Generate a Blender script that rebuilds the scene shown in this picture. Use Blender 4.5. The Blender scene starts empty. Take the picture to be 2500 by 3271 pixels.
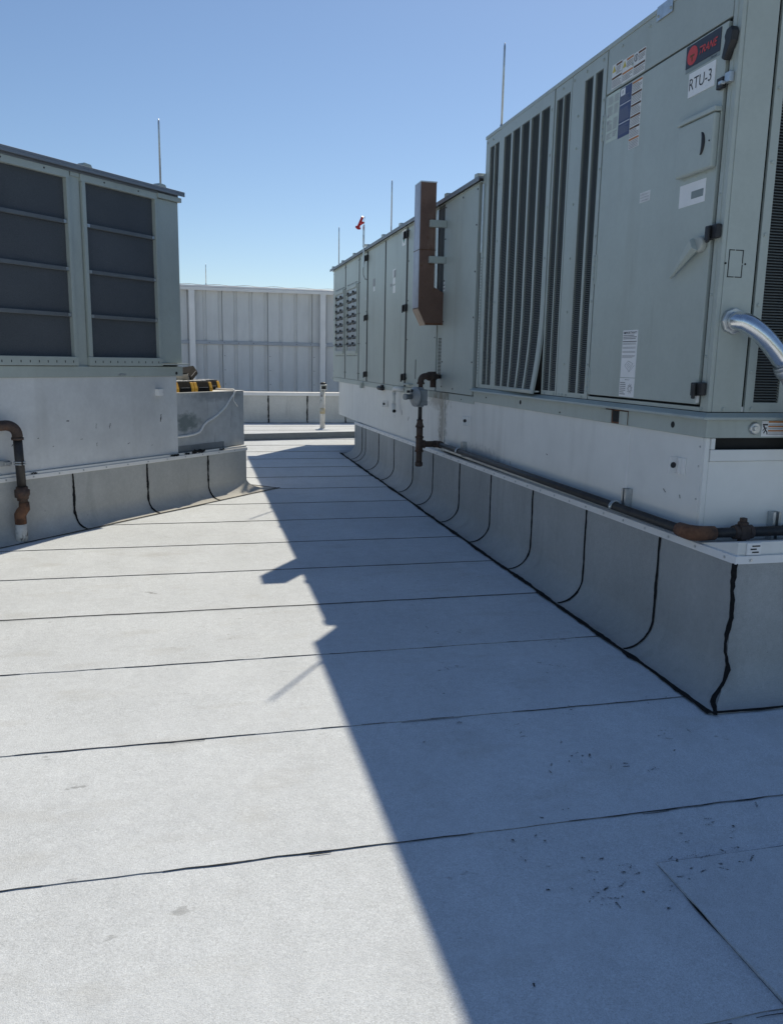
import bpy, bmesh, math, random
from mathutils import Matrix, Vector

random.seed(7)
R = math.radians
sc = bpy.context.scene
COL = sc.collection

# ------------------------------------------------------------------ camera
H = 1.6
cam_d = bpy.data.cameras.new('camera')
cam = bpy.data.objects.new('camera', cam_d); COL.objects.link(cam); sc.camera = cam
YAW, PITCH, ROLL = .239224, -.18301, .018771
fwd = Vector((math.sin(YAW)*math.cos(PITCH), math.cos(YAW)*math.cos(PITCH), math.sin(PITCH)))
rgt = Vector((math.cos(YAW), -math.sin(YAW), 0)); up = rgt.cross(fwd)
r2 = rgt*math.cos(ROLL) + up*math.sin(ROLL); u2 = up*math.cos(ROLL) - rgt*math.sin(ROLL)
M = Matrix((r2, u2, -fwd)).transposed().to_4x4(); M.translation = (0, 0, H)
cam.matrix_world = M
cam_d.sensor_fit = 'HORIZONTAL'; cam_d.sensor_width = 36.0; cam_d.lens = 36*2610.25/2500
cam_d.clip_start = .05; cam_d.clip_end = 2000

# ------------------------------------------------------------------ sky, sun, exposure
SUN_AZ, SUN_EL = R(34.3), R(46.0)           # azimuth clockwise from +Y
w = bpy.data.worlds.new('World'); sc.world = w; w.use_nodes = True
nt = w.node_tree; nt.nodes.clear()
sky = nt.nodes.new('ShaderNodeTexSky'); sky.sky_type = 'NISHITA'; sky.sun_disc = False
sky.sun_elevation = SUN_EL; sky.sun_rotation = SUN_AZ
sky.altitude = 200; sky.air_density = 1.0; sky.dust_density = .25; sky.ozone_density = 3.6
bg = nt.nodes.new('ShaderNodeBackground'); bg.inputs[1].default_value = .104
wo = nt.nodes.new('ShaderNodeOutputWorld')
nt.links.new(sky.outputs[0], bg.inputs[0]); nt.links.new(bg.outputs[0], wo.inputs[0])
sd = bpy.data.lights.new('sun', 'SUN'); sd.energy = 4.7; sd.angle = R(.53); sd.color = (1, .89, .70)
so = bpy.data.objects.new('sun', sd); COL.objects.link(so)
sdir = Vector((math.sin(SUN_AZ)*math.cos(SUN_EL), math.cos(SUN_AZ)*math.cos(SUN_EL), math.sin(SUN_EL)))
so.rotation_euler = sdir.to_track_quat('Z', 'Y').to_euler(); so.location = sdir*40
sc.view_settings.view_transform = 'Standard'; sc.view_settings.look = 'None'
sc.view_settings.exposure = 0.0; sc.view_settings.gamma = 1.0
sc.view_settings.use_curve_mapping = False

# ------------------------------------------------------------------ materials
def mat(name, col, rough=.5, metal=0., var=(), spots=(), bump=(), spec=.5, blots=(), objvar=0):
    """col linear rgb; var: (scale, amp, (sx,sy,sz)); spots: (scale, lo, hi, colour, strength, stretch, mask_scale); bump: (scale, strength)"""
    m = bpy.data.materials.new(name); m.use_nodes = True
    t = m.node_tree; N = t.nodes; L = t.links
    b = N['Principled BSDF']
    b.inputs['Roughness'].default_value = rough; b.inputs['Metallic'].default_value = metal
    b.inputs['Specular IOR Level'].default_value = spec
    geo = N.new('ShaderNodeNewGeometry')
    def mapped(st):
        mp = N.new('ShaderNodeMapping'); mp.inputs['Scale'].default_value = st
        L.new(geo.outputs['Position'], mp.inputs[0]); return mp.outputs[0]
    def noise(scale, st=(1, 1, 1), det=4., off=0):
        n = N.new('ShaderNodeTexNoise'); n.inputs['Scale'].default_value = scale
        n.inputs['Detail'].default_value = det; n.inputs['Roughness'].default_value = .6
        L.new(mapped(st), n.inputs['Vector']); return n.outputs[0]
    cur = N.new('ShaderNodeRGB'); cur.outputs[0].default_value = (*col, 1); c = cur.outputs[0]
    for v in var:
        s, amp = v[0], v[1]; st = v[2] if len(v) > 2 else (1, 1, 1)
        mr = N.new('ShaderNodeMapRange'); mr.inputs[1].default_value = .3; mr.inputs[2].default_value = .7
        mr.inputs[3].default_value = 1-amp; mr.inputs[4].default_value = 1+amp; mr.clamp = True
        L.new(noise(s, st), mr.inputs[0])
        mx = N.new('ShaderNodeVectorMath'); mx.operation = 'SCALE'
        L.new(c, mx.inputs[0]); L.new(mr.outputs[0], mx.inputs[3]); c = mx.outputs[0]
    for s, lo, hi, sc_, k, st, ms in spots:
        mr = N.new('ShaderNodeMapRange'); mr.inputs[1].default_value = lo; mr.inputs[2].default_value = hi
        mr.inputs[3].default_value = 0; mr.inputs[4].default_value = k
        L.new(noise(s, st, 3.), mr.inputs[0]); fac = mr.outputs[0]
        if ms:
            m2 = N.new('ShaderNodeMapRange'); m2.inputs[1].default_value = .5; m2.inputs[2].default_value = .6
            L.new(noise(ms, (1, 1, 1), 2.), m2.inputs[0])
            mu = N.new('ShaderNodeMath'); mu.operation = 'MULTIPLY'
            L.new(fac, mu.inputs[0]); L.new(m2.outputs[0], mu.inputs[1]); fac = mu.outputs[0]
        mx = N.new('ShaderNodeMix'); mx.data_type = 'RGBA'
        L.new(fac, mx.inputs[0]); L.new(c, mx.inputs[6]); mx.inputs[7].default_value = (*sc_, 1); c = mx.outputs[2]
    if objvar:                                           # pieces differ a little in tone
        oi = N.new('ShaderNodeObjectInfo'); mr = N.new('ShaderNodeMapRange'); mr.inputs[3].default_value = 1-objvar; mr.inputs[4].default_value = 1+objvar
        L.new(oi.outputs['Random'], mr.inputs[0]); mx = N.new('ShaderNodeVectorMath'); mx.operation = 'SCALE'
        L.new(c, mx.inputs[0]); L.new(mr.outputs[0], mx.inputs[3]); c = mx.outputs[0]
    for ctr, rad, bc, k in blots:                        # single stains and painted shading, with a ragged edge
        d = N.new('ShaderNodeVectorMath'); d.operation = 'SUBTRACT'; L.new(geo.outputs['Position'], d.inputs[0]); d.inputs[1].default_value = ctr
        d2 = N.new('ShaderNodeVectorMath'); d2.operation = 'DIVIDE'; L.new(d.outputs[0], d2.inputs[0]); d2.inputs[1].default_value = rad
        ln = N.new('ShaderNodeVectorMath'); ln.operation = 'LENGTH'; L.new(d2.outputs[0], ln.inputs[0])
        ad = N.new('ShaderNodeMath'); ad.operation = 'MULTIPLY_ADD'; L.new(noise(14, (1, 1, 1.4), 5.), ad.inputs[0]); ad.inputs[1].default_value = 1.8; L.new(ln.outputs[1], ad.inputs[2])
        mr = N.new('ShaderNodeMapRange'); mr.inputs[1].default_value = 2.0; mr.inputs[2].default_value = 1.35; mr.inputs[3].default_value = 0; mr.inputs[4].default_value = k
        L.new(ad.outputs[0], mr.inputs[0])
        mx = N.new('ShaderNodeMix'); mx.data_type = 'RGBA'; L.new(mr.outputs[0], mx.inputs[0]); L.new(c, mx.inputs[6]); mx.inputs[7].default_value = (*bc, 1); c = mx.outputs[2]
    L.new(c, b.inputs['Base Color'])
    nrm = None
    for s, k in bump:
        bp = N.new('ShaderNodeBump'); bp.inputs['Strength'].default_value = k; bp.inputs['Distance'].default_value = .004
        L.new(noise(s), bp.inputs['Height'])
        if nrm: L.new(nrm, bp.inputs['Normal'])
        nrm = bp.outputs[0]
    if nrm: L.new(nrm, b.inputs['Normal'])
    return m

A1 = (1, 1, 1)
M_ROOF = mat('granulated_white_cap_sheet', (.56, .60, .642), .9, 0,
             var=[(.8, .05), (4, .045, (1, .5, 1)), (22, .05), (310, .22), (110, .08)],
             spots=[(260, .60, .70, (.20, .20, .20), .55, A1, 0), (9, .69, .74, (.10, .10, .10), .5, (1, 1.6, 1), 1.7),
                    (48, .70, .76, (.07, .07, .07), .7, (.6, 1.6, 1), .9), (2.2, .56, .76, (.38, .38, .36), .32, (1, 2.2, 1), 0), (.9, .58, .72, (.40, .40, .37), .22, (1, .6, 1), 0)],
             bump=[(330, .5), (80, .25), (5, .9)], spec=.2, objvar=.035)
def flashing(name, col):
    return mat(name, col, .92, 0, var=[(1.3, .09), (5, .05, (1, 1, .5)), (240, .12), (30, .05)],
               spots=[(34, .70, .77, (.12, .12, .12), .6, A1, 1.3), (190, .64, .72, (.2, .2, .2), .4, A1, 0), (6, .58, .75, (.22, .22, .21), .3, (1, 1, .16), 0)],
               bump=[(240, .4), (4.5, 1.0), (14, .35)], spec=.2, objvar=.05)
M_FLASH = flashing('granulated_grey_flashing', (.40, .405, .395))
M_FLASHL = flashing('granulated_light_flashing', (.46, .46, .44))
M_FLASHP = flashing('granulated_pale_flashing', (.60, .59, .55))
M_TAR = mat('black_bitumen', (.018, .018, .019), .92, 0, var=[(60, .3)], bump=[(90, .6)], spec=.12)
M_SAGE = mat('sage_grey_unit_paint', (.425, .47, .44), .38, 0,
             var=[(.7, .07), (5, .035), (40, .02)],
             spots=[(2.6, .56, .78, (.29, .30, .26), .42, (1, 1, .14), 0), (14, .62, .8, (.26, .27, .24), .3, (1, 1, .1), 1.2), (60, .74, .77, (.12, .12, .11), .5, A1, 2)],
             bump=[(1.7, .5), (5, .12)], spec=.45, objvar=.03)
M_WHITE = mat('white_painted_sheet_metal', (.76, .76, .73), .45, 0,
              var=[(.8, .06), (6, .03)],
              spots=[(2.2, .58, .8, (.40, .39, .35), .4, (1, 1, .18), 0), (22, .74, .77, (.12, .12, .12), .7, (1, 1, .5), 1.4)],
              bump=[(2.2, .06)], spec=.4)
M_GALV = mat('galvanized_steel', (.55, .57, .58), .38, .85, var=[(16, .14), (60, .08)], bump=[(30, .05)])
M_GALVDIRTY = mat('weathered_galvanized_sheet', (.30, .31, .315), .5, .35,
                  var=[(2.5, .16, (1, 1, .3)), (12, .09)],
                  spots=[(4.5, .60, .68, (.09, .12, .12), .75, (1, 1, 1.2), 1.1), (9, .62, .72, (.13, .13, .13), .5, (2, 2, .25), 0),
                         (40, .70, .74, (.03, .03, .03), .8, A1, 2)], bump=[(3, .06)])
M_RUST = mat('heat_tinted_rusty_stainless', (.16, .095, .072), .45, .4,
             var=[(2, .22, (1, 1, .5)), (7, .12), (60, .08)],
             spots=[(1.6, .50, .66, (.085, .058, .055), .8, (1, 1, .6), 0), (5, .60, .75, (.30, .21, .16), .5, (1.5, 1.5, .35), 0), (22, .62, .74, (.13, .06, .03), .6, A1, 0)], bump=[(6, .25), (50, .1)])
M_RUSTPLATE = mat('orange_rust', (.16, .075, .04), .85, 0, var=[(9, .25), (50, .2)],
                  spots=[(10, .5, .62, (.055, .03, .022), .8, A1, 0)], bump=[(70, .5)])
M_IRON = mat('black_iron_pipe', (.035, .032, .031), .5, .1, var=[(12, .25), (60, .15)],
             spots=[(14, .6, .72, (.09, .05, .032), .35, A1, 0)], bump=[(80, .2)])
M_FITTING = mat('brown_rusted_iron_fitting', (.075, .05, .04), .75, .1, var=[(18, .3), (70, .2)],
                spots=[(12, .55, .7, (.15, .075, .045), .6, A1, 0)], bump=[(70, .45)])
M_CAST = mat('grey_cast_regulator', (.30, .32, .33), .5, .25, var=[(12, .14), (70, .08)], bump=[(90, .3)])
M_PVC = mat('white_plastic_pipe', (.70, .70, .67), .4, 0, var=[(8, .05)])
M_PAINTPIPE = mat('flaking_white_pipe_paint', (.56, .55, .52), .8, 0, var=[(9, .15), (50, .1)],
                  spots=[(14, .60, .66, (.12, .10, .08), .8, (1, 1, .6), 0)], bump=[(40, .4)])
M_RUBBER = mat('black_rubber', (.014, .014, .015), .85, 0, var=[(30, .2)], bump=[(60, .2)], spec=.15)
M_BLACK = mat('black_plastic_latch', (.022, .022, .024), .5, 0, var=[(30, .2)])
M_DARK = mat('dark_interior', (.014, .015, .016), .8, 0, var=[(3, .3)])
M_GAP = mat('dark_panel_gap', (.02, .021, .022), .9, 0, var=[(3, .2)])
M_SCREEN = mat('dark_filter_mesh', (.095, .104, .115), .85, 0, var=[(1.2, .12), (260, .3)], bump=[(260, .5)], spec=.2)
M_SLAT = mat('grey_louver_slat', (.13, .142, .135), .5, 0, var=[(2, .1)])
M_FENCE = mat('pale_painted_panel', (.655, .66, .65), .5, 0, var=[(.7, .06), (7, .05, (1, 1, .3)), (60, .03)],
              spots=[(3, .6, .8, (.55, .58, .62), .35, (2, 2, .15), 0)])
M_FWHITE = mat('white_screen_frame_paint', (.82, .81, .79), .5, 0, var=[(3, .06)])
M_YEL = mat('yellow_reflective_band', (.62, .34, .035), .5, 0, var=[(20, .12)])
M_RED = mat('red_plastic', (.55, .03, .035), .4, 0, var=[(20, .08)])
M_ROPE = mat('white_braided_rope', (.84, .83, .80), .85, 0, var=[(90, .15)], bump=[(160, .8)])
M_LBL = mat('white_vinyl_label', (.84, .84, .84), .45, 0, var=[(9, .04)])
M_LBLD = mat('aged_label_paper', (.76, .76, .75), .5, 0, var=[(20, .08)])
M_LGREEN = mat('pale_green_label', (.58, .64, .57), .5, 0, var=[(20, .06)])
M_LNAVY = mat('navy_label', (.045, .06, .16), .45, 0, var=[(20, .1)])
M_BADGE = mat('dark_badge', (.025, .024, .035), .4, 0, var=[(20, .1)])
M_BRED = mat('badge_red', (.60, .045, .035), .4, 0, var=[(20, .06)])
M_INK = mat('black_ink', (.03, .03, .035), .5, 0, var=[(20, .1)])
M_INKG = mat('grey_fine_print', (.30, .30, .31), .5, 0, var=[(20, .1)])
M_ORG = mat('orange_print', (.52, .20, .05), .5, 0, var=[(20, .1)])
M_YPR = mat('yellow_print', (.62, .50, .08), .5, 0, var=[(20, .1)])
M_GREEN = mat('green_print', (.02, .20, .14), .5, 0, var=[(20, .1)])
M_GREYP = mat('grey_print_patch', (.24, .28, .28), .5, 0, var=[(20, .05)])
M_TRIM = mat('dark_grey_roof_trim', (.20, .22, .25), .45, .2, var=[(3, .1)])
M_EDGE = mat('dark_door_gasket', (.05, .054, .056), .7, 0, var=[(8, .2)])
M_HEAT = mat('heat_blued_stainless', (.34, .33, .39), .38, .5, var=[(3, .18, (2, 2, .5)), (14, .1)], spots=[(5, .58, .7, (.22, .13, .12), .6, (2, 2, .5), 0)])
M_TAN = mat('tan_oxidised_sheet', (.36, .27, .21), .55, .2, var=[(8, .2)])
M_HUB = mat('grey_handle_casting', (.46, .48, .44), .5, 0, var=[(12, .08)])
M_OCHRE = mat('ochre_peeled_primer', (.42, .36, .24), .8, 0, var=[(12, .2)], spots=[(18, .5, .6, (.5, .48, .44), .9, A1, 0)])
M_RAILD = mat('rust_streaked_rail', (.33, .35, .31), .6, 0, var=[(6, .12)], spots=[(5, .48, .62, (.16, .13, .09), .7, (1, 1, .6), 0)])
M_BAR = mat('dull_grey_bar', (.145, .16, .17), .5, .1, var=[(6, .12)])
M_SHINY = mat('bright_galvanized_conduit', (.72, .74, .76), .24, 1.0, var=[(20, .1), (70, .05)], bump=[(40, .04)])
M_CUT = mat('cut_bitumen_edge', (.25, .25, .25), .95, 0, var=[(12, .35), (70, .3)], spots=[(9, .55, .68, (.40, .41, .42), .8, A1, 0)], spec=.1)
M_GIRT = mat('grey_girt', (.40, .43, .47), .5, .1, var=[(3, .1)])
M_SCUFF = mat('ground_in_scuff', (.17, .18, .19), .95, 0, var=[(30, .4), (5, .4)], spec=.1)
M_LAP = mat('greyed_lap_bitumen', (.045, .045, .046), .95, 0, var=[(9, .4), (60, .3)], spots=[(7, .55, .66, (.26, .27, .28), .7, A1, 0)], spec=.1)
M_GROUND = mat('far_ground', (.14, .15, .10), .95, 0, var=[(.05, .3), (.6, .2)])

# ------------------------------------------------------------------ frames and builders
def roofz(x, y): return .01*y
TH = R(42.5)
FW = Matrix.Identity(4)
FR = Matrix.Translation((2.5, 0, 0))                                   # right unit: outward -x, along +y
_n = Vector((math.cos(TH), -math.sin(TH), 0)); _d = -5.95
FL = Matrix.Translation(_n*_d) @ Matrix.Rotation(-TH, 4, 'Z')          # left unit: outward +x, along +y
def LZ(x, y): p = FL @ Vector((x, y, 0)); return roofz(p.x, p.y)

ROOT = {}
class MB:
    def __init__(s): s.v = []; s.f = []; s.sm = []
    def add(s, vs, fs, sm=False):
        o = len(s.v); s.v += [Vector(p) for p in vs]; s.f += [tuple(i+o for i in f) for f in fs]; s.sm += [sm]*len(fs); return s
    def box(s, x0, x1, y0, y1, z0, z1):
        x0, x1 = sorted((x0, x1)); y0, y1 = sorted((y0, y1)); z0, z1 = sorted((z0, z1))
        return s.add([(x0,y0,z0),(x1,y0,z0),(x1,y1,z0),(x0,y1,z0),(x0,y0,z1),(x1,y0,z1),(x1,y1,z1),(x0,y1,z1)],
                     [(0,3,2,1),(4,5,6,7),(0,1,5,4),(1,2,6,5),(2,3,7,6),(3,0,4,7)])
    def prism(s, pts, a, b, axis='y'):
        """polygon extruded from a to b along axis; pts in the other two coordinates (kept order x,y,z)"""
        def P(p, t):
            return {'y': (p[0], t, p[1]), 'x': (t, p[0], p[1]), 'z': (p[0], p[1], t)}[axis]
        n = len(pts); vs = [P(p, a) for p in pts] + [P(p, b) for p in pts]
        fs = [tuple(range(n)), tuple(range(2*n-1, n-1, -1))] + [(i, i+n, (i+1) % n+n, (i+1) % n) for i in range(n)]
        return s.add(vs, fs)
    def tube(s, pts, rad, seg=12, caps=True):
        pts = [Vector(p) for p in pts]; n = len(pts)
        rr = rad if isinstance(rad, (list, tuple)) else [rad]*n
        vs = []; fs = []; pn = None
        for i, p in enumerate(pts):
            t = ((pts[min(i+1, n-1)]-p).normalized() + (p-pts[max(i-1, 0)]).normalized())
            t = t.normalized() if t.length > 1e-6 else Vector((0, 0, 1))
            if pn is None:
                a = Vector((0, 0, 1)) if abs(t.z) < .9 else Vector((1, 0, 0)); nn = (a - t*a.dot(t)).normalized()
            else: nn = (pn - t*pn.dot(t)).normalized()
            pn = nn; bb = t.cross(nn)
            for k in range(seg):
                q = 2*math.pi*k/seg; vs.append(p + (nn*math.cos(q)+bb*math.sin(q))*rr[i])
        for i in range(n-1):
            for k in range(seg):
                a = i*seg+k; b = i*seg+(k+1) % seg; fs.append((a, b, b+seg, a+seg))
        s.add(vs, fs, True)
        if caps:
            o = len(s.v)-len(vs)
            s.f += [tuple(o+seg-1-k for k in range(seg)), tuple(o+(n-1)*seg+k for k in range(seg))]; s.sm += [False, False]
        return s
    def ribbon(s, pts, side, nrm, wid, rise=.003):
        """raised irregular bead: pts centreline, side/nrm vectors (single or per point), wid half-widths"""
        n = len(pts); vs = []
        for i in range(n):
            p = Vector(pts[i]); sd_ = Vector(side[i] if isinstance(side, list) else side); nn = Vector(nrm[i] if isinstance(nrm, list) else nrm)
            wl = wid[i]*(.8+.4*random.random()); wr = wid[i]*(.8+.4*random.random())
            vs += [p-sd_*wl, p-sd_*wl*.55+nn*rise, p+sd_*wr*.55+nn*rise, p+sd_*wr]
        fs = []
        for i in range(n-1):
            a = 4*i
            fs += [(a, a+1, a+5, a+4), (a+1, a+2, a+6, a+5), (a+2, a+3, a+7, a+6)]
        return s.add(vs, fs, True)

def put(o, parent):
    COL.objects.link(o)
    if parent is not None: o.parent = parent; ROOT[o] = ROOT[parent]
    return o
def obj(name, mb, m, parent=None, frame=FW, bevel=0, smooth=False, seg=2, solid=0):
    me = bpy.data.meshes.new(name)
    inv = ROOT[parent].inverted() if parent is not None else Matrix.Identity(4)
    T = inv @ frame
    me.from_pydata([T @ v for v in mb.v], [], mb.f)
    sm = [True]*len(mb.f) if smooth else mb.sm
    me.polygons.foreach_set('use_smooth', sm)
    bm = bmesh.new(); bm.from_mesh(me); bmesh.ops.recalc_face_normals(bm, faces=bm.faces); bm.to_mesh(me); bm.free()
    me.materials.append(m); me.update()
    o = bpy.data.objects.new(name, me); put(o, parent)
    if parent is None: ROOT[o] = Matrix.Identity(4)
    if solid:
        md = o.modifiers.new('Solidify', 'SOLIDIFY'); md.thickness = solid; md.offset = 0
    if bevel:
        md = o.modifiers.new('Bevel', 'BEVEL'); md.width = bevel; md.segments = seg; md.limit_method = 'ANGLE'; md.angle_limit = R(40)
    return o
def tag(o, label, cat, group=None, kind=None):
    if label: o['label'] = label
    if cat: o['category'] = cat
    if group: o['group'] = group
    if kind: o['kind'] = kind
    return o
def thing(name, label, cat, frame, base, group=None):
    o = bpy.data.objects.new(name, None); COL.objects.link(o); o.empty_display_size = .1
    mw = frame @ Matrix.Translation(base); o.matrix_world = mw; ROOT[o] = mw.copy()
    return tag(o, label, cat, group)
def B(*a): return MB().box(*a)
def place(name, me, parent, frame, mtx):
    """a piece that shares mesh data"""
    o = bpy.data.objects.new(name, me); put(o, parent)
    o.matrix_local = ROOT[parent].inverted() @ frame @ mtx
    return o
def meshdata(name, mb, m):
    me = bpy.data.meshes.new(name); me.from_pydata(mb.v, [], mb.f); me.polygons.foreach_set('use_smooth', mb.sm)
    me.materials.append(m); return me
def bolt_mb(r=.008, h=.006):
    b = MB(); n = 6
    v = [(r*1.35*math.cos(i*math.pi/5), r*1.35*math.sin(i*math.pi/5), .0015) for i in range(10)]
    b.add([(p[0], p[1], -.002) for p in v] + v, [tuple(range(10, 20))] + [(i, (i+1) % 10, (i+1) % 10+10, i+10) for i in range(10)])
    u = [(r*math.cos(i*math.pi/3), r*math.sin(i*math.pi/3)) for i in range(n)]
    b.add([(p[0], p[1], .0015) for p in u] + [(p[0]*.9, p[1]*.9, h) for p in u], [tuple(range(6, 12))] + [(i, (i+1) % 6, (i+1) % 6+6, i+6) for i in range(6)])
    return b
BOLT = meshdata('bolt', bolt_mb(), M_SAGE); BOLTG = meshdata('bolt', bolt_mb(.007, .005), M_GALV); BOLTD = meshdata('bolt', bolt_mb(.008, .006), M_IRON)
def face_mtx(out, p, scale=1, spin=0):
    """matrix whose local z is the outward direction"""
    q = Vector(out).to_track_quat('Z', 'Y').to_matrix().to_4x4()
    return Matrix.Translation(p) @ q @ Matrix.Rotation(spin, 4, 'Z') @ Matrix.Scale(scale, 4)
def bolts(parent, frame, out, pts, me=BOLT, scale=1):
    for p in pts: place('bolt', me, parent, frame, face_mtx(out, p, scale, random.random()*3))
def text(name, s, parent, frame, org, right, upv, height, width, m, shear=0, bold=0, out=.001):
    cu = bpy.data.curves.new('t', 'FONT'); cu.body = s; cu.size = 1; cu.shear = shear; cu.offset = bold; cu.extrude = .0
    t = bpy.data.objects.new('t', cu); COL.objects.link(t)
    dg = bpy.context.evaluated_depsgraph_get(); me = bpy.data.meshes.new_from_object(t.evaluated_get(dg))
    bpy.data.objects.remove(t); bpy.data.curves.remove(cu)
    xs = [v.co.x for v in me.vertices]; ys = [v.co.y for v in me.vertices]
    x0, x1, y0, y1 = min(xs), max(xs), min(ys), max(ys)
    right = Vector(right); upv = Vector(upv); nn = right.cross(upv)
    T = ROOT[parent].inverted() @ frame
    for v in me.vertices:
        v.co = T @ (Vector(org) + right*((v.co.x-x0)/(x1-x0)*width) + upv*((v.co.y-y0)/(y1-y0)*height) + nn*out)
    me.materials.append(m); me.name = name
    o = bpy.data.objects.new(name, me); put(o, parent); return o
def smooth_noise(n, lo, hi, k=6):
    a = [random.random() for _ in range(n//k+3)]
    return [lo+(hi-lo)*(a[i//k]*(1-(i % k)/k)+a[i//k+1]*((i % k)/k)) for i in range(n)]

# ------------------------------------------------------------------ ground far below and the roof
tag(obj('ground', B(-900, 900, -900, 900, -9.3, -9), M_GROUND), None, None, kind='structure')
roof = obj('roof', MB().add([(-16, -6, -.06-.006), (16, -6, -.06-.006), (16, 30, .3-.006), (-16, 30, .3-.006), (-16, -6, -9), (16, -6, -9), (16, 30, -9), (-16, 30, -9)],
           [(0, 1, 2, 3), (0, 4, 5, 1), (1, 5, 6, 2), (2, 6, 7, 3), (3, 7, 4, 0)]), M_ROOF)
tag(roof, None, None, kind='structure')
seams = [-2.92, -2.03, -1.15, -.265, .62, 1.505, 2.388, 3.265, 4.135, 5.02, 5.91, 6.785, 7.70, 8.595, 9.52]
while seams[-1] < 24: seams.append(seams[-1]+.9)
def xsamples(y):
    xs = []; x = -15.
    a, b = -2.2-y*.12, 3.2+y*.1
    while x < 15:
        xs.append(x); x += .035 if a < x < b and y < 12 else (.12 if a < x < b else .6)
    xs.append(15.); return xs
for k in range(len(seams)-1):
    y0, y1 = seams[k], seams[k+1]+.08
    xs = xsamples(y0); n = len(xs)
    wob = smooth_noise(n, -.004, .004, 12); wob2 = smooth_noise(n, -.0025, .0025, 2)
    skew = random.uniform(-.0007, .0007)
    mb = MB(); vs = []
    for i, x in enumerate(xs):
        ya = y0 + wob[i]+wob2[i]+skew*x
        vs += [(x, ya, roofz(x, ya)+.0005), (x, ya, roofz(x, ya)+.0048), (x, (ya+y1)/2, roofz(x, (ya+y1)/2)+.004), (x, y1, roofz(x, y1)+.0005)]
    fs = []
    for i in range(n-1):
        a = 4*i
        for j in range(3): fs.append((a+j, a+4+j, a+5+j, a+1+j))
    mb.add(vs, fs); sheet = obj('membrane_sheet', mb, M_ROOF, roof)
    sheet.data.materials.append(M_CUT)                    # the cut edge of the roll shows bare bitumen
    for p in sheet.data.polygons:
        if max(sheet.data.vertices[q].co.y for q in p.vertices)-min(sheet.data.vertices[q].co.y for q in p.vertices) < .02 and abs(p.normal.z) < .6: p.material_index = 1
    # bitumen that bled out of the lap: broken line, a fainter second edge and crumbs
    def broken(off, lo, hi, k1, k2, blob, rise=.0012):
        mb = MB(); wd = smooth_noise(n, lo, hi, k1); fine = smooth_noise(n, -.0012, .0012, 2); big = smooth_noise(n, -3.6, 1.0, k2); run = []; rw = []
        def flush():
            if len(run) > 1: mb.ribbon(run[:], (0, 1, 0), (0, 0, 1), rw[:], rise)
            run.clear(); rw.clear()
        for i, x in enumerate(xs):
            wv = wd[i]+fine[i]+max(0, big[i])*blob*random.uniform(.25, 1.15)
            if y0 > 5: wv = .0014+.45*max(0, wv)
            if wv < .0005: flush(); continue
            ya = y0+wob[i]+wob2[i]+skew*x-off
            run.append((x, ya-wv*.75, roofz(x, ya)+.0046)); rw.append(wv)
            if big[i] > .35 and y0 < 5.5 and random.random() < .8:
                for _ in range(3):
                    cx_, cy_, q = x+random.gauss(0, .02), ya-random.random()*.03, random.uniform(.0008, .0026)
                    mb.add([(cx_-q, cy_-q*.6, roofz(0, cy_)+.0052), (cx_+q*.8, cy_-q*.5, roofz(0, cy_)+.0052), (cx_+q, cy_+q*.7, roofz(0, cy_)+.0052), (cx_-q*.6, cy_+q, roofz(0, cy_)+.0052)], [(0, 1, 2, 3)])
        flush(); return mb
    obj('lap_bead', broken(0, -.0014, .0032, 7, 22, .011 if y0 > 1.6 else .003), M_LAP, sheet)
    if 1 < y0 < 5.5:
        obj('lap_bead', broken(.013, -.0035, .0016, 9, 30, .001), M_LAP, sheet)
# repair patch beside the unit, near the camera
mb = MB(); px0, py1, py0 = 1.41, 2.10, 1.47
mb.prism([(px0+.004, py0), (px0-.002, 1.7), (px0+.003, 1.95), (px0, py1), (1.9, py1-.003), (2.6, py1), (3.4, py1-.01), (3.4, py0)], roofz(0, 2)+.0015, roofz(0, 2)+.012, 'z')
patch = obj('membrane_patch', mb, M_ROOF, roof)
mb = MB()
pts = [(px0-.003, y, roofz(0, y)+.008) for y in [1.47+.02*i for i in range(32)]]
mb.ribbon(pts, (1, 0, 0), (0, 0, 1), [max(.0003, q) for q in smooth_noise(32, -.003, .0045, 5)], .001)
pts = [(px0+.02*i, py1+.002, roofz(0, 2.1)+.0075) for i in range(95)]
mb.ribbon(pts, (0, 1, 0), (0, 0, 1), smooth_noise(95, .0002, .0038, 5), .001)
obj('lap_bead', mb, M_TAR, patch)
# dark scuffs ground into the granules
mb = MB()
marks = []
for c_ in range(40):
    cx_ = random.uniform(.85, 2.15); cy_ = random.uniform(1.2, 5.5)
    if c_ < 12: cx_, cy_ = random.gauss(1.55, .3), random.gauss(2.1, .5)
    an_ = random.uniform(-.5, 1.2)
    marks += [(random.gauss(cx_, .07), random.gauss(cy_, .05), random.gauss(an_, .5), random.choice((.3, .6, 1, 1, 1.6))) for _ in range(random.randint(1, 8))]
for x, y, an, sc_ in marks:
    L_ = random.uniform(.012, .05)*sc_; bend = random.uniform(-8, 8); z = roofz(x, y)+.0068
    if px0-.03 < x and 1.45 < y < 2.13: z += .0055
    for q in range(random.randint(8, 26)):
        l = random.uniform(-.5, .5)*L_; aa = an+bend*l; gx = x+l*math.cos(aa)+random.gauss(0, .0016); gy = y+l*math.sin(aa)+random.gauss(0, .0016); g = random.uniform(.0005, .0016)*random.choice((1, 1, 1.5, 2.2))
        mb.add([(gx+g*random.uniform(.5, 1.6)*math.cos(aa+t), gy+g*random.uniform(.4, 1.2)*math.sin(aa+t), z) for t in (0, 1.3, 2.5, 3.8, 5)], [(0, 1, 2, 3, 4)])
tag(obj('scuff_marks', mb, M_SCUFF, roof), None, None, kind='stuff')
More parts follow.
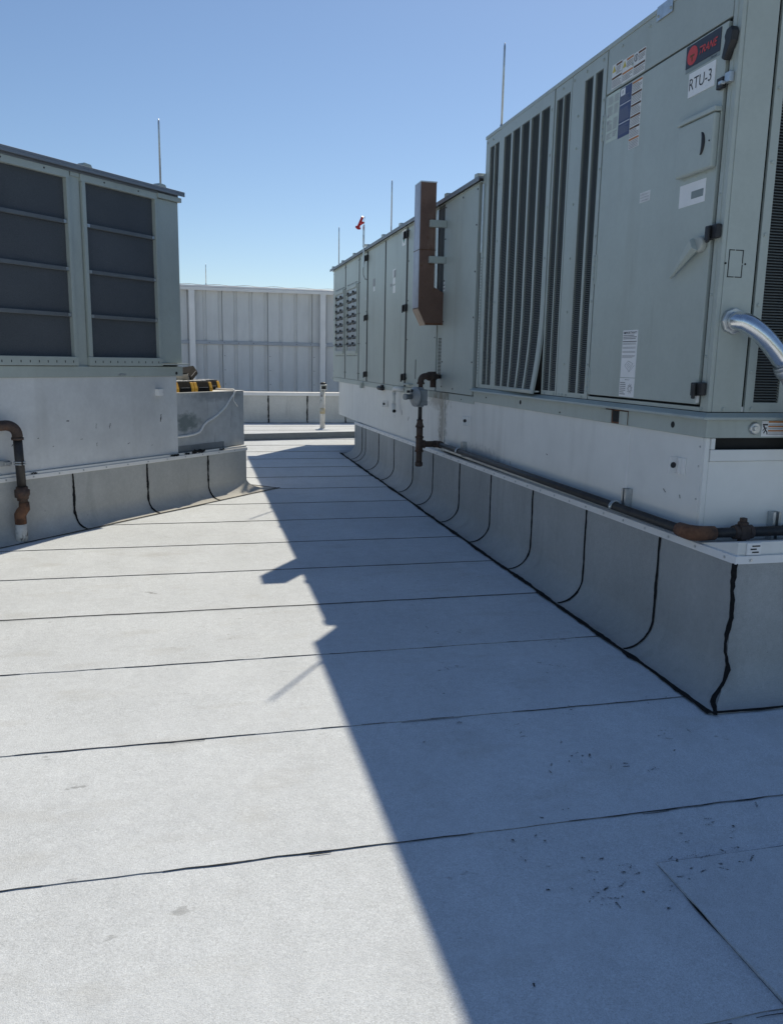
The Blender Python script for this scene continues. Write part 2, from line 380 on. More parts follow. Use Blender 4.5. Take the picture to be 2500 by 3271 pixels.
# added low undercut ledge far back, shaped to make a dark shadow band
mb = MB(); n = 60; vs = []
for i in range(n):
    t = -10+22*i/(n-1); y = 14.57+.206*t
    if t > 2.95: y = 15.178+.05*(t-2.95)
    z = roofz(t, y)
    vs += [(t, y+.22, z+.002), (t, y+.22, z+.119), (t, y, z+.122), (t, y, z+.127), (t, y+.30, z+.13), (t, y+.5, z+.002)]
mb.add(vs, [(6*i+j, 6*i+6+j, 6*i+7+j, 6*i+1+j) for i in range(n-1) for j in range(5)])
tag(obj('shadow_band_ledge', mb, M_ROOF, None, smooth=False), None, None, kind='structure')

# ------------------------------------------------------------------ curbs with flashing sheets
def prof(top, r, z0, nv=5, na=14, ry=None):
    ry = ry or r
    p = [(0, top + (z0+ry-top)*i/nv) for i in range(nv)]
    for i in range(na+1):
        a = math.pi/2*i/na; p.append((r-r*math.cos(a), z0+ry-ry*math.sin(a)))
    p.append((r+.03, z0+.001)); return p
def curb_side(T, frame, bf, s_list, topf, r, mit0, mit1, bead_w=.011, foot=True, m=None, ry=None):
    """bf(s,o) -> frame xy. mit0/mit1: +1 when the side widens with the cove at that end"""
    up_ = Vector((0, 0, 1))
    def pt(s, o, z, lift=0): x, y = bf(s, o+lift); return Vector((x, y, z))
    def zr(s, o): x, y = bf(s, o); p = frame @ Vector((x, y, 0)); return roofz(p.x, p.y)+.006
    for k in range(len(s_list)-1):
        a, b = s_list[k], s_list[k+1]; mb = MB(); ns = 4; vs = []
        for i in range(ns+1):
            s = a+(b-a)*i/ns
            e0 = mit0 if (k == 0 and i == 0) else 0; e1 = mit1 if (k == len(s_list)-2 and i == ns) else 0
            P0 = prof(topf(s), r, zr(s, r), ry=ry)
            for o, z in P0: vs.append(pt(s-e0*o+e1*o, o, z, .002+.0015*(k % 2)))
        m_ = len(P0)
        mb.add(vs, [(i*m_+j, (i+1)*m_+j, (i+1)*m_+j+1, i*m_+j+1) for i in range(ns) for j in range(m_-1)])
        sh = obj('flashing_sheet', mb, m or M_FLASH, T, frame, solid=.0035)
    # tar beads on the side laps
    ends = [s for i, s in enumerate(s_list) if 0 < i < len(s_list)-1]
    for s in ends:
        P0 = prof(topf(s)-.02, r, zr(s, r), 26, 16, ry); mb = MB(); pts = []; nr = []; tilt = random.uniform(-.006, .006)
        dx, dy = Vector(bf(s+.01, 0))-Vector(bf(s, 0)); sdv = Vector((dx, dy, 0)).normalized()
        ox, oy = Vector(bf(s, 1))-Vector(bf(s, 0)); ov = Vector((ox, oy, 0))
        wv = smooth_noise(len(P0), -.004, .004, 5)
        for i, (o, z) in enumerate(P0[:-1]):
            pts.append(pt(s+tilt*(i/len(P0))+wv[i], o, z, .0075)); nr.append(ov if i < 26 else (ov+up_*(i-26)/6).normalized())
            if i >= 26: pts[-1].z += .004*min(1, (i-26)/8)
        mb.ribbon(pts, sdv, nr, [q*(bead_w/.011) for q in smooth_noise(len(pts), .006, .0125, 3)], .003)
        obj('tar_bead', mb, M_TAR, T, frame)
    if foot:
        a, b = s_list[0]-mit0*(r+.03), s_list[-1]+mit1*(r+.03); n = int(abs(b-a)/.03); pts = []
        dx, dy = Vector(bf(1.01, 0))-Vector(bf(1, 0)); sdv = Vector((dx, dy, 0)).normalized(); cr = Vector((-sdv.y, sdv.x, 0))
        wb = smooth_noise(n+1, -.006, .006, 9)
        for i in range(n+1):
            s = a+(b-a)*i/n; pts.append(pt(s, r+.026+wb[i], zr(s, r)+.0045))
        mb = MB(); mb.ribbon(pts, cr, (0, 0, 1), [q*foot for q in smooth_noise(n+1, .007, .017, 4)], .004)
        obj('tar_bead', mb, M_TAR, T, frame)

# right curb : wall x=2.47, y 3.26..12.65
CR = thing('roof_curb', 'long grey curb with black tar seams under the tall unit at right', 'curb', FW, (3.7, 7.8, roofz(0, 7.8)))
topR = lambda s: .724-.0085*(s-3.2)
mb = MB(); mb.add([(2.472, 3.262, 0), (4.95, 3.262, 0), (4.95, 12.64, 0), (2.472, 12.64, 0), (2.472, 3.262, .722), (4.95, 3.262, .722), (4.95, 12.64, .643), (2.472, 12.64, .643)],
                  [(4, 5, 6, 7), (0, 1, 5, 4), (1, 2, 6, 5), (2, 3, 7, 6), (3, 0, 4, 7)])
obj('curb_body', mb, M_FLASH, CR)
sR = [3.26, 3.90, 4.765, 5.635, 6.525, 7.38, 8.275, 9.10, 10.02, 10.905, 11.785, 12.05, 12.65]
curb_side(CR, FW, lambda s, o: (2.47-o, s), sR, lambda s: topR(s)-.01, .17, 1, 1, .012, 1.5)
curb_side(CR, FW, lambda s, o: (s, 3.26-o), [2.47, 3.36, 4.2, 4.95], lambda s: .714, .17, 1, 1, .012, .9)
curb_side(CR, FW, lambda s, o: (s, 12.65+o), [2.47, 3.3, 4.2, 4.95], lambda s: .63, .17, 1, 1, .012, .5)
# corner bead
mb = MB(); pts = []
for q, (o, z) in enumerate(prof(.69, .17, roofz(0, 3.1)+.006, 22, 14)):
    jx = .014*math.sin(q*.45)*(q/36)+random.uniform(-.0015, .0015); pts.append((2.47-o-.0065-jx, 3.26-o-.0065+jx, z+(.004 if o > .05 else 0)))
mb.ribbon(pts, (.707, -.707, 0), (-.707, -.707, .3), smooth_noise(len(pts), .006, .0135, 3), .004); obj('tar_bead', mb, M_TAR, CR)
# termination bar
for nm, P in (('termination_bar', [((2.424, 3.214), (2.424, 12.44)), ]),):
    mb = MB(); vs = []
    for y in (3.252, 12.655):
        t = topR(y); vs += [(2.458, y, t-.036), (2.458, y, t+.001), (2.485, y, t+.004), (2.485, y, t-.036)]
    mb.add(vs, [(0, 1, 5, 4), (1, 2, 6, 5), (2, 3, 7, 6), (3, 0, 4, 7), (0, 3, 2, 1), (4, 5, 6, 7)]); tb = obj(nm, mb, M_FWHITE, CR)
    bolts(tb, FW, (-1, 0, 0), [(2.457, 3.33+.24*i, topR(3.33+.24*i)-.018) for i in range(38)], BOLTG, .8)
    tb = obj('termination_bar', B(2.4585, 4.95, 3.246, 3.2585, .688, .7255), M_FWHITE, CR)
    bolts(tb, FW, (0, -1, 0), [(2.54+.24*i, 3.245, .706) for i in range(8)], BOLTG, .9)
obj('corner_filler', MB().prism([(3.264, .7235), (3.264, .788), (3.269, .789), (3.56, .7235)], 2.476, 4.9, 'x'), M_WHITE, CR)
vt = obj('vent_plate', B(2.522, 2.60, 3.2555, 3.2635, .727, .786), M_FWHITE, CR, bevel=.003)
obj('vent_plate_slots', MB().box(2.55, 2.585, 3.2535, 3.2565, .738, .744).box(2.54, 2.572, 3.2535, 3.2565, .753, .759).box(2.548, 2.59, 3.2535, 3.2565, .768, .774), M_DARK, vt)

# left curb
CL = thing('roof_curb', 'shorter grey curb with three black tar seams under the unit at left', 'curb', FL, (-1.2, 3.6, LZ(-1.2, 3.6)))
obj('curb_body', B(-2.5, .018, -1.0, 7.318, -.05, .598), M_FLASHL, CL, FL)
sL = [-1.0, -.38, .5, 1.385, 2.27, 3.15, 4.03, 4.914, 5.797, 6.678, 7.32]
curb_side(CL, FL, lambda s, o: (.02+o, s), sL, lambda s: .59, .15, 0, 2.2, .014, .55, M_FLASHL)
curb_side(CL, FL, lambda s, o: (-s, 7.32+o), [-.02, .8, 1.7, 2.5], lambda s: .59, .33, .4545, 0, .012, .4, M_FLASHL, .15)
tb = obj('termination_bar', B(.016, .032, -1, 7.335, .568, .603), M_FWHITE, CL, FL, bevel=.002)
bolts(tb, FL, (1, 0, 0), [(.033, 4.25+.26*i, .586) for i in range(12)], BOLTG, .8)
obj('drip_flange', B(-.01, .022, -1, 7.33, .6045, .626), M_WHITE, CL, FL, bevel=.002)
for y, z, a, b_ in ((6.53, .640, .10, .02), (6.18, .632, .06, .012), (6.36, .634, .035, .01), (6.9, .634, .04, .01), (4.52, .630, .03, .008)):
    mb = MB(); pts = [(.004+.055*(q % 2)*0, y-a+2*a*q/9, z+random.uniform(-.006, .006)) for q in range(10)]
    mb.ribbon([(.027, p[1], p[2]-.016) for p in pts], (0, 0, 1), (1, 0, 0), [b_*random.uniform(.5, 1.2) for _ in range(10)], .006); obj('tar_smear', mb, M_TAR, CL, FL)

# ------------------------------------------------------------------ curb adapters (white sheet metal boxes between curb and unit)
M_WHITER = mat('streaked_shaded_white_sheet', (.76, .76, .73), .45, 0, var=[(.8, .06), (6, .03)],
               spots=[(2.2, .58, .8, (.40, .39, .35), .4, (1, 1, .18), 0), (22, .74, .77, (.12, .12, .12), .7, (1, 1, .5), 1.4)], bump=[(2.2, .06)], spec=.4,
               blots=[((2.5, 8.12, .95), (.2, .16, .5), (.24, .23, .20), .8), ((2.5, 8.3, 1.2), (.2, .45, .1), (.30, .27, .22), .6), ((2.5, 6.9, .78), (.2, .5, .1), (.32, .34, .36), .6)])  # dirt streaks at the joint; last blot paints in shading under the pipe
AR = thing('curb_adapter', 'white sheet metal adapter box under the tall unit at right', 'adapter', FW, (3.7, 8.9, .7))
obj('side_sheet', B(2.5, 2.53, 3.64, 8.035, .70, 1.248), M_WHITER, AR, bevel=.002)
obj('side_sheet', B(2.506, 2.536, 8.04, 14.33, .655, 1.222), M_WHITER, AR, bevel=.002)
mb = MB().box(2.502, 2.528, 3.62, 3.64, .70, 1.247); obj('corner_post', mb, M_WHITE, AR, bevel=.002)
obj('front_sheet', MB().box(2.53, 4.88, 3.622, 3.64, .70, 1.128), M_WHITE, AR, bevel=.002)
obj('front_band', MB().box(2.53, 4.88, 3.612, 3.626, 1.13, 1.188).box(2.53, 2.552, 3.612, 3.626, 1.19, 1.246), M_WHITE, AR, bevel=.002)
obj('dark_slot', B(2.552, 4.88, 3.66, 3.68, 1.188, 1.25), M_DARK, AR)
obj('top_sheet', B(2.54, 4.85, 3.69, 14.31, .69, 1.21), M_DARK, AR)
obj('end_sheet', B(2.536, 4.87, 14.312, 14.33, .66, 1.22), M_WHITE, AR)
obj('seam_strip', MB().box(2.4975, 2.5, 4.352, 4.366, .70, 1.243), M_FWHITE, AR)
obj('seam_strip', MB().box(2.494, 2.506, 8.03, 8.05, .70, 1.225), M_GALV, AR)
bolts(AR, FW, (-1, 0, 0), [(2.499, 3.66, z) for z in (.76, .93, 1.1, 1.2)], BOLTG, .6)
def lug(y, z, wd, parent, frame, sx, x=0):
    """folded lifting lug with a round hole, on a wall facing sx"""
    b = obj('lifting_lug', MB().box(x, x+sx*.006, y-wd*.5, y, z-.043, z+.043).box(x, x+sx*.05, y, y+.006, z-.043, z+.043)
            .box(x+sx*.006, x+sx*.022, y-wd*.28, y-wd*.26, z-.043, z+.043), M_FWHITE, parent, frame, bevel=.002)
    obj('lug_hole', MB().tube([(x+sx*.027, y-.0015, z), (x+sx*.027, y+.002, z)], .016, 16), M_INK, b, frame)
    return b
lug(3.845, 1.083, .15, AR, FR, -1); lug(7.31, 1.06, .17, AR, FR, -1); lug(10.68, 1.035, .2, AR, FR, -1)
M_WHITEL = mat('silvery_white_sheet_metal', (.70, .71, .71), .42, .15, var=[(1.1, .12, (1, 1, .5)), (5, .06), (30, .03)],
               spots=[(1.8, .54, .75, (.46, .48, .50), .5, (1, 1, .5), 0), (3, .58, .78, (.40, .40, .38), .35, (1, 1, .15), 0), (22, .74, .77, (.14, .14, .14), .7, (1, 1, .5), 1.4)], bump=[(2.2, .2)], spec=.4)
AL = thing('curb_adapter', 'white sheet metal adapter box under the unit at left', 'adapter', FL, (-1.2, 2.7, .60))
obj('side_sheet', B(-.02, 0, -1, 3.40, .6275, 1.408), M_WHITEL, AL, FL, bevel=.002)
obj('side_sheet', B(-.02, .001, 3.404, 6.262, .6285, 1.408), M_WHITEL, AL, FL, bevel=.002)
obj('end_sheet', B(-2.4, -.021, 6.24, 6.26, .62, 1.408), M_WHITE, AL, FL)
obj('top_sheet', B(-2.4, -.025, -1, 6.235, .61, 1.39), M_DARK, AL, FL)
b = obj('lifting_lug', MB().box(0, .045, 5.965, 5.972, 1.22, 1.285).box(.04, .047, 5.972, 6.02, 1.22, 1.285).box(0, .045, 6.02, 6.027, 1.22, 1.285).box(0, .005, 6.027, 6.075, 1.22, 1.285), M_FWHITE, AL, FL, bevel=.002)
obj('lug_hole', MB().tube([(.004, 6.052, 1.252), (.0075, 6.052, 1.252)], .015, 14), M_INKG, b, FL)
mb = MB()
for y, z, l, a, w_ in ((4.91, 1.03, .028, 0, .005), (5.22, .97, .05, 1.5, .003), (5.38, .96, .05, 1.3, .004), (6.03, 1.0, .075, 1.4, .008), (5.22, .80, .03, 1.5, .004), (4.35, .86, .02, .9, .004), (4.6, .9, .014, .3, .003), (5.05, .86, .03, .1, .002), (5.6, .78, .03, .4, .003), (4.75, .82, .012, .4, .003), (5.9, .74, .014, .5, .003)):
    pts = [(.0022, y+(q/7-.5)*l*math.cos(a)+random.uniform(-.003, .003), z+(q/7-.5)*l*math.sin(a)) for q in range(8)]
    mb.ribbon(pts, (0, -math.sin(a), math.cos(a)), (1, 0, 0), [w_*random.uniform(.3, 1.1) for _ in range(8)], .0004)
tag(obj('scuff_marks', mb, M_INK, AL, FL), None, None, kind='stuff')
mb = MB()
for y, z, l, a, w_ in ((9.83, .973, .06, 1.4, .008), (9.5, .925, .06, 2.2, .008), (8.2, .85, .07, 1.0, .008), (10.2, .9, .03, 1.5, .006), (3.95, .93, .03, .6, .003), (3.8, .92, .02, 1.2, .003), (5.5, .95, .03, .3, .004), (6.2, .8, .03, 1.2, .003)):
    x = -.0022 if y < 8.03 else .0038
    pts = [(x, y+(q/7-.5)*l*math.cos(a), z+(q/7-.5)*l*math.sin(a)) for q in range(8)]
    mb.ribbon(pts, (0, -math.sin(a), math.cos(a)), (-1, 0, 0), [w_*random.uniform(.3, 1.1) for _ in range(8)], .0004)
tag(obj('scuff_marks', mb, M_INK, AR, FR), None, None, kind='stuff')

# grey box on the far end of the left curb
_sp = FL @ Vector((-.03, 6.43, .93)); _sp2 = FL @ Vector((-.03, 6.9, 1.2))
M_BOXF = mat('stained_grey_sheet', (.58, .595, .60), .5, .2, var=[(2.5, .13, (1, 1, .3)), (12, .09)],
             spots=[(9, .60, .72, (.27, .27, .27), .5, (2, 2, .25), 0), (40, .70, .74, (.03, .03, .03), .8, A1, 2)], bump=[(3, .06)],
             blots=[(_sp, (.22, .22, .11), (.14, .18, .18), .8), (_sp2, (.5, .5, .07), (.2, .21, .22), .5)])
GB = thing('metal_box', 'weathered grey sheet metal box on the far end of the left curb', 'metal box', FL, (-.8, 6.82, .60))
obj('front_sheet', B(-.045, -.03, 6.264, 7.355, .626, 1.232), M_BOXF, GB, FL, bevel=.002)
obj('end_sheet', B(-1.3, -.046, 7.34, 7.355, .626, 1.232), M_GALVDIRTY, GB, FL, bevel=.002)
obj('lid', B(-1.31, -.022, 6.264, 7.362, 1.233, 1.241), M_WHITE, GB, FL, bevel=.002)
obj('body', B(-1.28, -.05, 6.27, 7.33, .61, 1.225), M_DARK, GB, FL)
obj('lower_flange', B(-.03, -.022, 6.264, 7.0, .63, .692), M_GALVDIRTY, GB, FL, bevel=.002)

# ------------------------------------------------------------------ tall rooftop unit at right
U = thing('rooftop_unit', 'long sage grey air handling unit at right with louvered coil guards', 'rooftop unit', FR, (1.2, 9.0, 1.22))
NX = (-1, 0, 0)
# base rail with drip lip
obj('base_rail', B(-.012, 2.42, 3.606, 7.14, 1.2485, 1.352), M_SAGE, U, FR, bevel=.003)
obj('base_rail', B(-.006, 2.42, 7.142, 14.86, 1.2225, 1.292), M_SAGE, U, FR, bevel=.003)
mb = MB(); mb.add([(-.05, 3.575, 1.340), (-.05, 7.16, 1.340), (-.05, 3.575, 1.354), (-.05, 7.16, 1.354), (0, 3.62, 1.376), (0, 7.16, 1.376), (0, 3.62, 1.34), (0, 7.16, 1.34)],
                  [(0, 1, 3, 2), (2, 3, 5, 4), (0, 2, 4, 6), (1, 7, 5, 3), (0, 6, 7, 1), (6, 4, 5, 7)])
mb.add([(-.05, 3.575, 1.340), (2.42, 3.575, 1.340), (-.05, 3.575, 1.354), (2.42, 3.575, 1.354), (0, 3.62, 1.376), (2.42, 3.62, 1.376), (0, 3.62, 1.34), (2.42, 3.62, 1.34)],
       [(0, 1, 3, 2), (2, 3, 5, 4), (1, 7, 5, 3), (0, 6, 7, 1), (6, 4, 5, 7)])
obj('drip_lip', mb, M_SAGE, U, FR, bevel=.004)
rail = obj('rail_pocket', MB().box(-.016, -.010, 4.37, 4.64, 1.252, 1.336), M_RUSTPLATE, U, FR)
for ya in (4.37, 4.56): obj('rail_pocket_cover', B(-.022, -.014, ya, ya+.09, 1.252, 1.33), M_SAGE, rail, FR, bevel=.002)
obj('rail_pocket_hole', B(-.0175, -.0155, 4.47, 4.545, 1.262, 1.328), M_DARK, rail, FR)
for y, z in ((3.902, 1.293), (6.02, 1.30), (8.12, 1.255)):
    obj('rail_hole', MB().tube([(-.0135 if y < 7 else -.0075, y, z), (0, y, z)], .017, 16), M_DARK, U, FR)
bolts(U, FR, NX, [(-.013, 5.3, 1.268), (-.007, 7.5, 1.25), (-.013, 6.8, 1.30)], BOLTD, .6)
# tall section cabinet
obj('cabinet_core', B(.10, 2.38, 4.93, 7.06, 1.36, 3.47), M_DARK, U, FR)
obj('cabinet_core', B(.02, 2.38, 3.68, 4.92, 1.36, 3.47), M_GAP, U, FR)
obj('top_panel', B(-.004, 2.40, 3.62, 7.08, 3.475, 3.502), M_SAGE, U, FR, bevel=.003)
obj('far_end_panel', B(.004, 2.40, 7.056, 7.076, 1.36, 3.47), M_SAGE, U, FR)
obj('header_panel', B(0, .02, 3.70, 4.918, 3.218, 3.4745), M_SAGE, U, FR, bevel=.002)
obj('corner_post', MB().box(-.003, .02, 3.622, 3.690, 1.3775, 3.4745).box(.02, .188, 3.618, 3.64, 1.3775, 3.4745), M_SAGE, U, FR, bevel=.003)
obj('post_trim', B(-.006, -.003, 3.655, 3.662, 1.44, 3.40), M_SAGE, U, FR)
obj('sill', B(-.002, .02, 3.692, 4.918, 1.3775, 1.398), M_SAGE, U, FR, bevel=.002)
bolts(U, FR, NX, [(-.004, 3.673, z) for z in (1.39, 1.65, 1.95, 2.42, 3.3)] + [(-.001, y, 3.44) for y in (4.0, 4.45, 4.75)] + [(-.001, 4.62, 3.30)], BOLT, .8)
door = obj('access_door', B(-.012, .01, 3.708, 4.898, 1.411, 3.200), M_SAGE, U, FR, bevel=.003)
# hinges on the far edge of the door
def hinge(z0, z1):
    mb = MB(); n = max(3, int((z1-z0)/.035)); d = (z1-z0)/n
    for i in range(n): mb.tube([(-.015, 4.912, z0+d*i+.002), (-.015, 4.912, z0+d*(i+1)-.002)], .006, 8)
    mb.box(-.0145, -.0125, 4.885, 4.905, z0, z1)
    return obj('hinge', mb, M_SAGE, door, FR)
hinge(2.95, 3.10); hinge(2.10, 2.28); hinge(1.42, 1.58)
# latches
def latch(y, z, parent, frame, tilt=0, s=1.0, x=-.012):
    mb = MB(); mb.box(x-.030*s, x, y-.004*s, y+.036*s, z-.034*s, z+.034*s)
    mb.box(x-.022*s, x+.006, y-.052*s, y-.006*s, z-.030*s, z+.036*s)
    mb.box(x-.040*s, x-.028*s, y-.012*s, y+.012*s, z-.048*s, z+.026*s)
    o = obj('latch', mb, M_BLACK, parent, frame, bevel=.006*s, seg=3); return o
latch(3.682, 2.243, door, FR); latch(3.692, 1.487, door, FR)
mb = MB(); mb.prism([(y-.056, z) for y, z in ((3.76, 3.03), (3.735, 3.015), (3.69, 3.09), (3.685, 3.13), (3.70, 3.155), (3.735, 3.15), (3.75, 3.12), (3.742, 3.10))], -.042, -.005, 'x')
obj('latch', mb, M_BLACK, door, FR, bevel=.006, seg=3)
mb = MB().box(-.035, -.012, 3.685, 3.735, 2.90, 2.95)
ph = obj('padlock_hasp', mb, M_BLACK, door, FR, bevel=.004); obj('hasp_staple', MB().box(-.03, -.004, 3.64, 3.68, 2.915, 2.96).box(-.052, -.03, 3.67, 3.695, 2.91, 2.925), M_GALV, ph, FR, bevel=.002)
obj('latch_tab', B(-.024, -.012, 3.685, 3.70, 1.42, 1.455), M_LBLD, door, FR, bevel=.002)
# recessed hatch
hatch = obj('hatch', B(-.046, -.012, 3.708, 4.018, 2.550, 2.800), M_SAGE, door, FR, bevel=.010, seg=3)
obj('hatch_hinge', B(-.052, -.012, 3.70, 4.022, 2.803, 2.824), M_SAGE, door, FR, bevel=.003)
mb = MB(); cv = [(-.034, 3.835+.018*math.cos(a)-.0, 2.690+.050*math.sin(a)) for a in [-1.25+2.5*i/12 for i in range(13)]]
cv = [(p[0], 2*3.83-p[1]+.022, p[2]) for p in cv]
vs = []
for i, p in enumerate(cv):
    t = i/12; w_ = .004+.011*math.sin(math.pi*t); yy = p[1]-.045; zz_ = 2.675+(p[2]-2.69)*1.1; vs += [(-.0462, yy-w_, zz_), (-.053, yy-w_*.5, zz_), (-.053, yy+w_*.5, zz_), (-.0462, yy+w_, zz_)]
mb.add(vs, [(4*i+j, 4*i+4+j, 4*i+5+j, 4*i+1+j) for i in range(12) for j in range(3)], True); obj('hatch_grip', mb, M_BLACK, hatch, FR)
obj('hatch_pin', MB().tube([(-.049, 3.735, 2.675), (-.044, 3.735, 2.675)], .004, 8), M_BLACK, hatch, FR)
bolts(door, FR, NX, [(-.0125, 3.98, 2.54), (-.0125, 3.88, 2.54), (-.0125, 3.79, 2.54)], BOLT, .5)
# swing handle
mb = MB(); mb.tube([(-.012, 3.765, 2.198), (-.045, 3.765, 2.198)], .038, 24); hub = obj('handle_hub', mb, M_HUB, door, FR, bevel=.008, seg=3)
mb = MB(); p0 = Vector((-.052, 3.775, 2.20)); p1 = Vector((-.032, 4.005, 2.058)); vs = []
sd_ = (p1-p0).cross(Vector((1, 0, 0))).normalized()
for i in range(9):
    t = i/8; c = p0.lerp(p1, t); w_ = .030*(1-t)**1.1+.009; d_ = .018*(1-t)+.007
    vs += [c-sd_*w_, c-sd_*w_*.6+Vector((-d_, 0, 0)), c+sd_*w_*.6+Vector((-d_, 0, 0)), c+sd_*w_, c+sd_*w_*.6+Vector((d_, 0, 0)), c-sd_*w_*.6+Vector((d_, 0, 0))]
mb.add(vs, [(6*i+j, 6*i+6+j, 6*i+6+(j+1) % 6, 6*i+(j+1) % 6) for i in range(8) for j in range(6)] + [tuple(range(6)), tuple(range(53, 47, -1))])
obj('handle_lever', mb, M_SAGE, hub, FR, bevel=.003)
# galvanized splice plate at the roof edge
obj('splice_plate', B(-.007, -.0045, 4.225, 4.378, 3.432, 3.506), M_GALV, U, FR, bevel=.001)
obj('splice_plate', B(-.007, -.0045, 3.70, 4.02, 3.482, 3.506), M_SAGE, U, FR, bevel=.001)
bolts(U, FR, NX, [(-.007, 4.24, 3.455), (-.007, 4.36, 3.455)], BOLT, .8)

# --- stickers on the door and header
RT, UPV = (0, -1, 0), (0, 0, 1)
def sticker(name, y0, y1, z0, z1, m, parent, x=-.012, th=.0012, label=None):
    o = obj(name, B(x-th, x+.0005, y0, y1, z0, z1), m, parent, FR)
    if label: o['label'] = label
    return o
def lines(parent, y0, y1, z0, z1, pitch, m, x, hh=.35, ragged=True, name='fine_print'):
    mb = MB(); z = z1-pitch*.5
    while z > z0+pitch*.3:
        e = y0 + (random.uniform(0, .35)*(y1-y0) if ragged and random.random() < .35 else 0)
        mb.add([(x, y1, z-pitch*hh), (x, e, z-pitch*hh), (x, e, z+pitch*hh*.3), (x, y1, z+pitch*hh*.3)], [(0, 1, 2, 3)]); z -= pitch
    return obj(name, mb, m, parent, FR)
# warning row on the header: three sheets
for i, (ya, yb, za, zb) in enumerate(((4.74, 4.86, 3.232, 3.366), (4.61, 4.735, 3.226, 3.355), (4.478, 4.605, 3.224, 3.350))):
    s_ = sticker('warning_sticker', ya, yb, za, zb, M_LBLD, U, x=0)
    hgt = (zb-za)/2
    for j in range(2):
        t = zb-hgt*j
        obj('warning_band', B(-.0022, -.0012, ya+.004, yb-.004-(.045 if j == 0 else 0), t-.016, t-.006), M_RUSTPLATE if i != 1 else M_ORG, s_, FR)
        lines(s_, ya+.006, yb-.006-(.045 if j == 0 else 0), t-hgt+.006, t-.02, .0085, M_INKG, -.0024)
    cy = yb-.024; cz = zb-.028
    if i < 2: obj('warning_triangle', MB().prism([(cy+.02, cz-.016), (cy-.02, cz-.016), (cy, cz+.02)], -.0024, -.0013, 'x'), M_YPR, s_, FR)
    else:
        mb = MB()
        mb.add([(-.0024, cy+r_*math.cos(a), cz+r_*math.sin(a)) for a in [2*math.pi*q/20 for q in range(20)] for r_ in (.016, .02)], [(2*q, 2*q+1, (2*q+3) % 40, (2*q+2) % 40) for q in range(20)])
        mb.add([(-.0024, cy-.004, cz+.012), (-.0024, cy+.002, cz+.012), (-.0024, cy+.004, cz-.012), (-.0024, cy-.003, cz-.012)], [(0, 1, 2, 3)]); obj('pictogram', mb, M_INK, s_, FR)
s_ = sticker('spec_sticker', 4.722, 4.872, 2.926, 3.2, M_LGREEN, door)
for za, zb in ((3.14, 3.185), (3.07, 3.13), (2.99, 3.055), (2.94, 2.98)): lines(s_, 4.80, 4.862, za, zb, .009, M_INKG, -.0138); lines(s_, 4.735, 4.785, za, zb, .011, M_INKG, -.0138)
obj('spec_block', MB().box(-.0140, -.0131, 4.845, 4.862, 3.07, 3.085).box(-.0140, -.0131, 4.845, 4.862, 3.03, 3.05), M_INKG, s_, FR)
s_ = sticker('navy_sticker', 4.588, 4.720, 2.918, 3.192, M_LNAVY, door)
for za, zb in ((3.11, 3.15), (3.01, 3.08), (2.93, 2.985)): lines(s_, 4.60, 4.71, za, zb, .010, M_INKG, -.0138, .18)
for za in (3.098, 2.995): obj('navy_rule', B(-.0139, -.0131, 4.592, 4.716, za, za+.004), M_LBLD, s_, FR)
pc = obj('pictogram_panel', B(-.0142, -.0131, 4.66, 4.712, 3.150, 3.188), M_LBL, s_, FR)
def figure(parent, y, z, s, x):
    mb = MB(); mb.tube([(x, y, z+.8*s), (x-.0002, y, z+.8*s)], .16*s, 10)
    for a, b, w_ in (((.05, .65), (.0, .2), .11), ((0, .2), (.3, -.15), .08), ((.3, -.15), (.15, -.6), .07), ((0, .2), (-.35, -.05), .08), ((-.35, -.05), (-.3, -.55), .07), ((.05, .55), (.45, .35), .06), ((.05, .55), (-.35, .4), .06)):
        A_ = Vector((a[0], a[1])); B_ = Vector((b[0], b[1])); n_ = Vector((-(B_-A_).y, (B_-A_).x)).normalized()*w_
        q = [A_+n_, B_+n_, B_-n_, A_-n_]; mb.add([(x, y-p.x*s, z+p.y*s) for p in q], [(0, 1, 2, 3)])
    return obj('pictogram', mb, M_INK, parent, FR)
figure(pc, 4.686, 3.166, .015, -.0150)
s_ = sticker('warning_sticker', 4.470, 4.584, 2.826, 3.192, M_LBLD, door)
for j in range(6):
    t = 3.19-j*.061
    obj('warning_band', B(-.0142, -.0131, 4.474, 4.580, t-.012, t-.002), M_ORG if j in (0, 5) else M_RUSTPLATE, s_, FR); lines(s_, 4.476, 4.578, t-.057, t-.014, .0085, M_INKG, -.0143)
# maker's badge
bd = sticker('badge', 3.758, 4.043, 3.087, 3.192, M_BADGE, door, th=.003, label='dark badge with a red disc and red lettering')
mb = MB(); cy, cz, r_ = 3.988, 3.139, .044
mb.tube([(-.0158, cy, cz), (-.0150, cy, cz)], r_, 32); obj('badge_disc', mb, M_BRED, bd, FR)
obj('badge_disc_mark', MB().add([(-.0162, cy+.018, cz+.004), (-.0162, cy-.018, cz+.004), (-.0162, cy-.018, cz-.006), (-.0162, cy-.002, cz-.006), (-.0162, cy-.006, cz-.028), (-.0162, cy+.004, cz-.028), (-.0162, cy+.006, cz-.006), (-.0162, cy+.018, cz-.006)], [tuple(range(8))]), M_RUSTPLATE, bd, FR)
text('lettering', 'TRANE', bd, FR, (-.0152, 3.928, 3.122), RT, UPV, .036, .148, M_BRED, shear=.35, bold=.022)
s_ = sticker('badge_film', 3.758, 4.043, 3.066, 3.0865, M_GREYP, door); text('lettering', 'TRANE', s_, FR, (-.0132, 3.83, 3.071), RT, UPV, .010, .05, M_BADGE, shear=.35)
s_ = sticker('unit_number_sign', 3.781, 4.003, 2.940, 3.055, M_LBL, door, th=.003, label='white sign reading RTU-3')
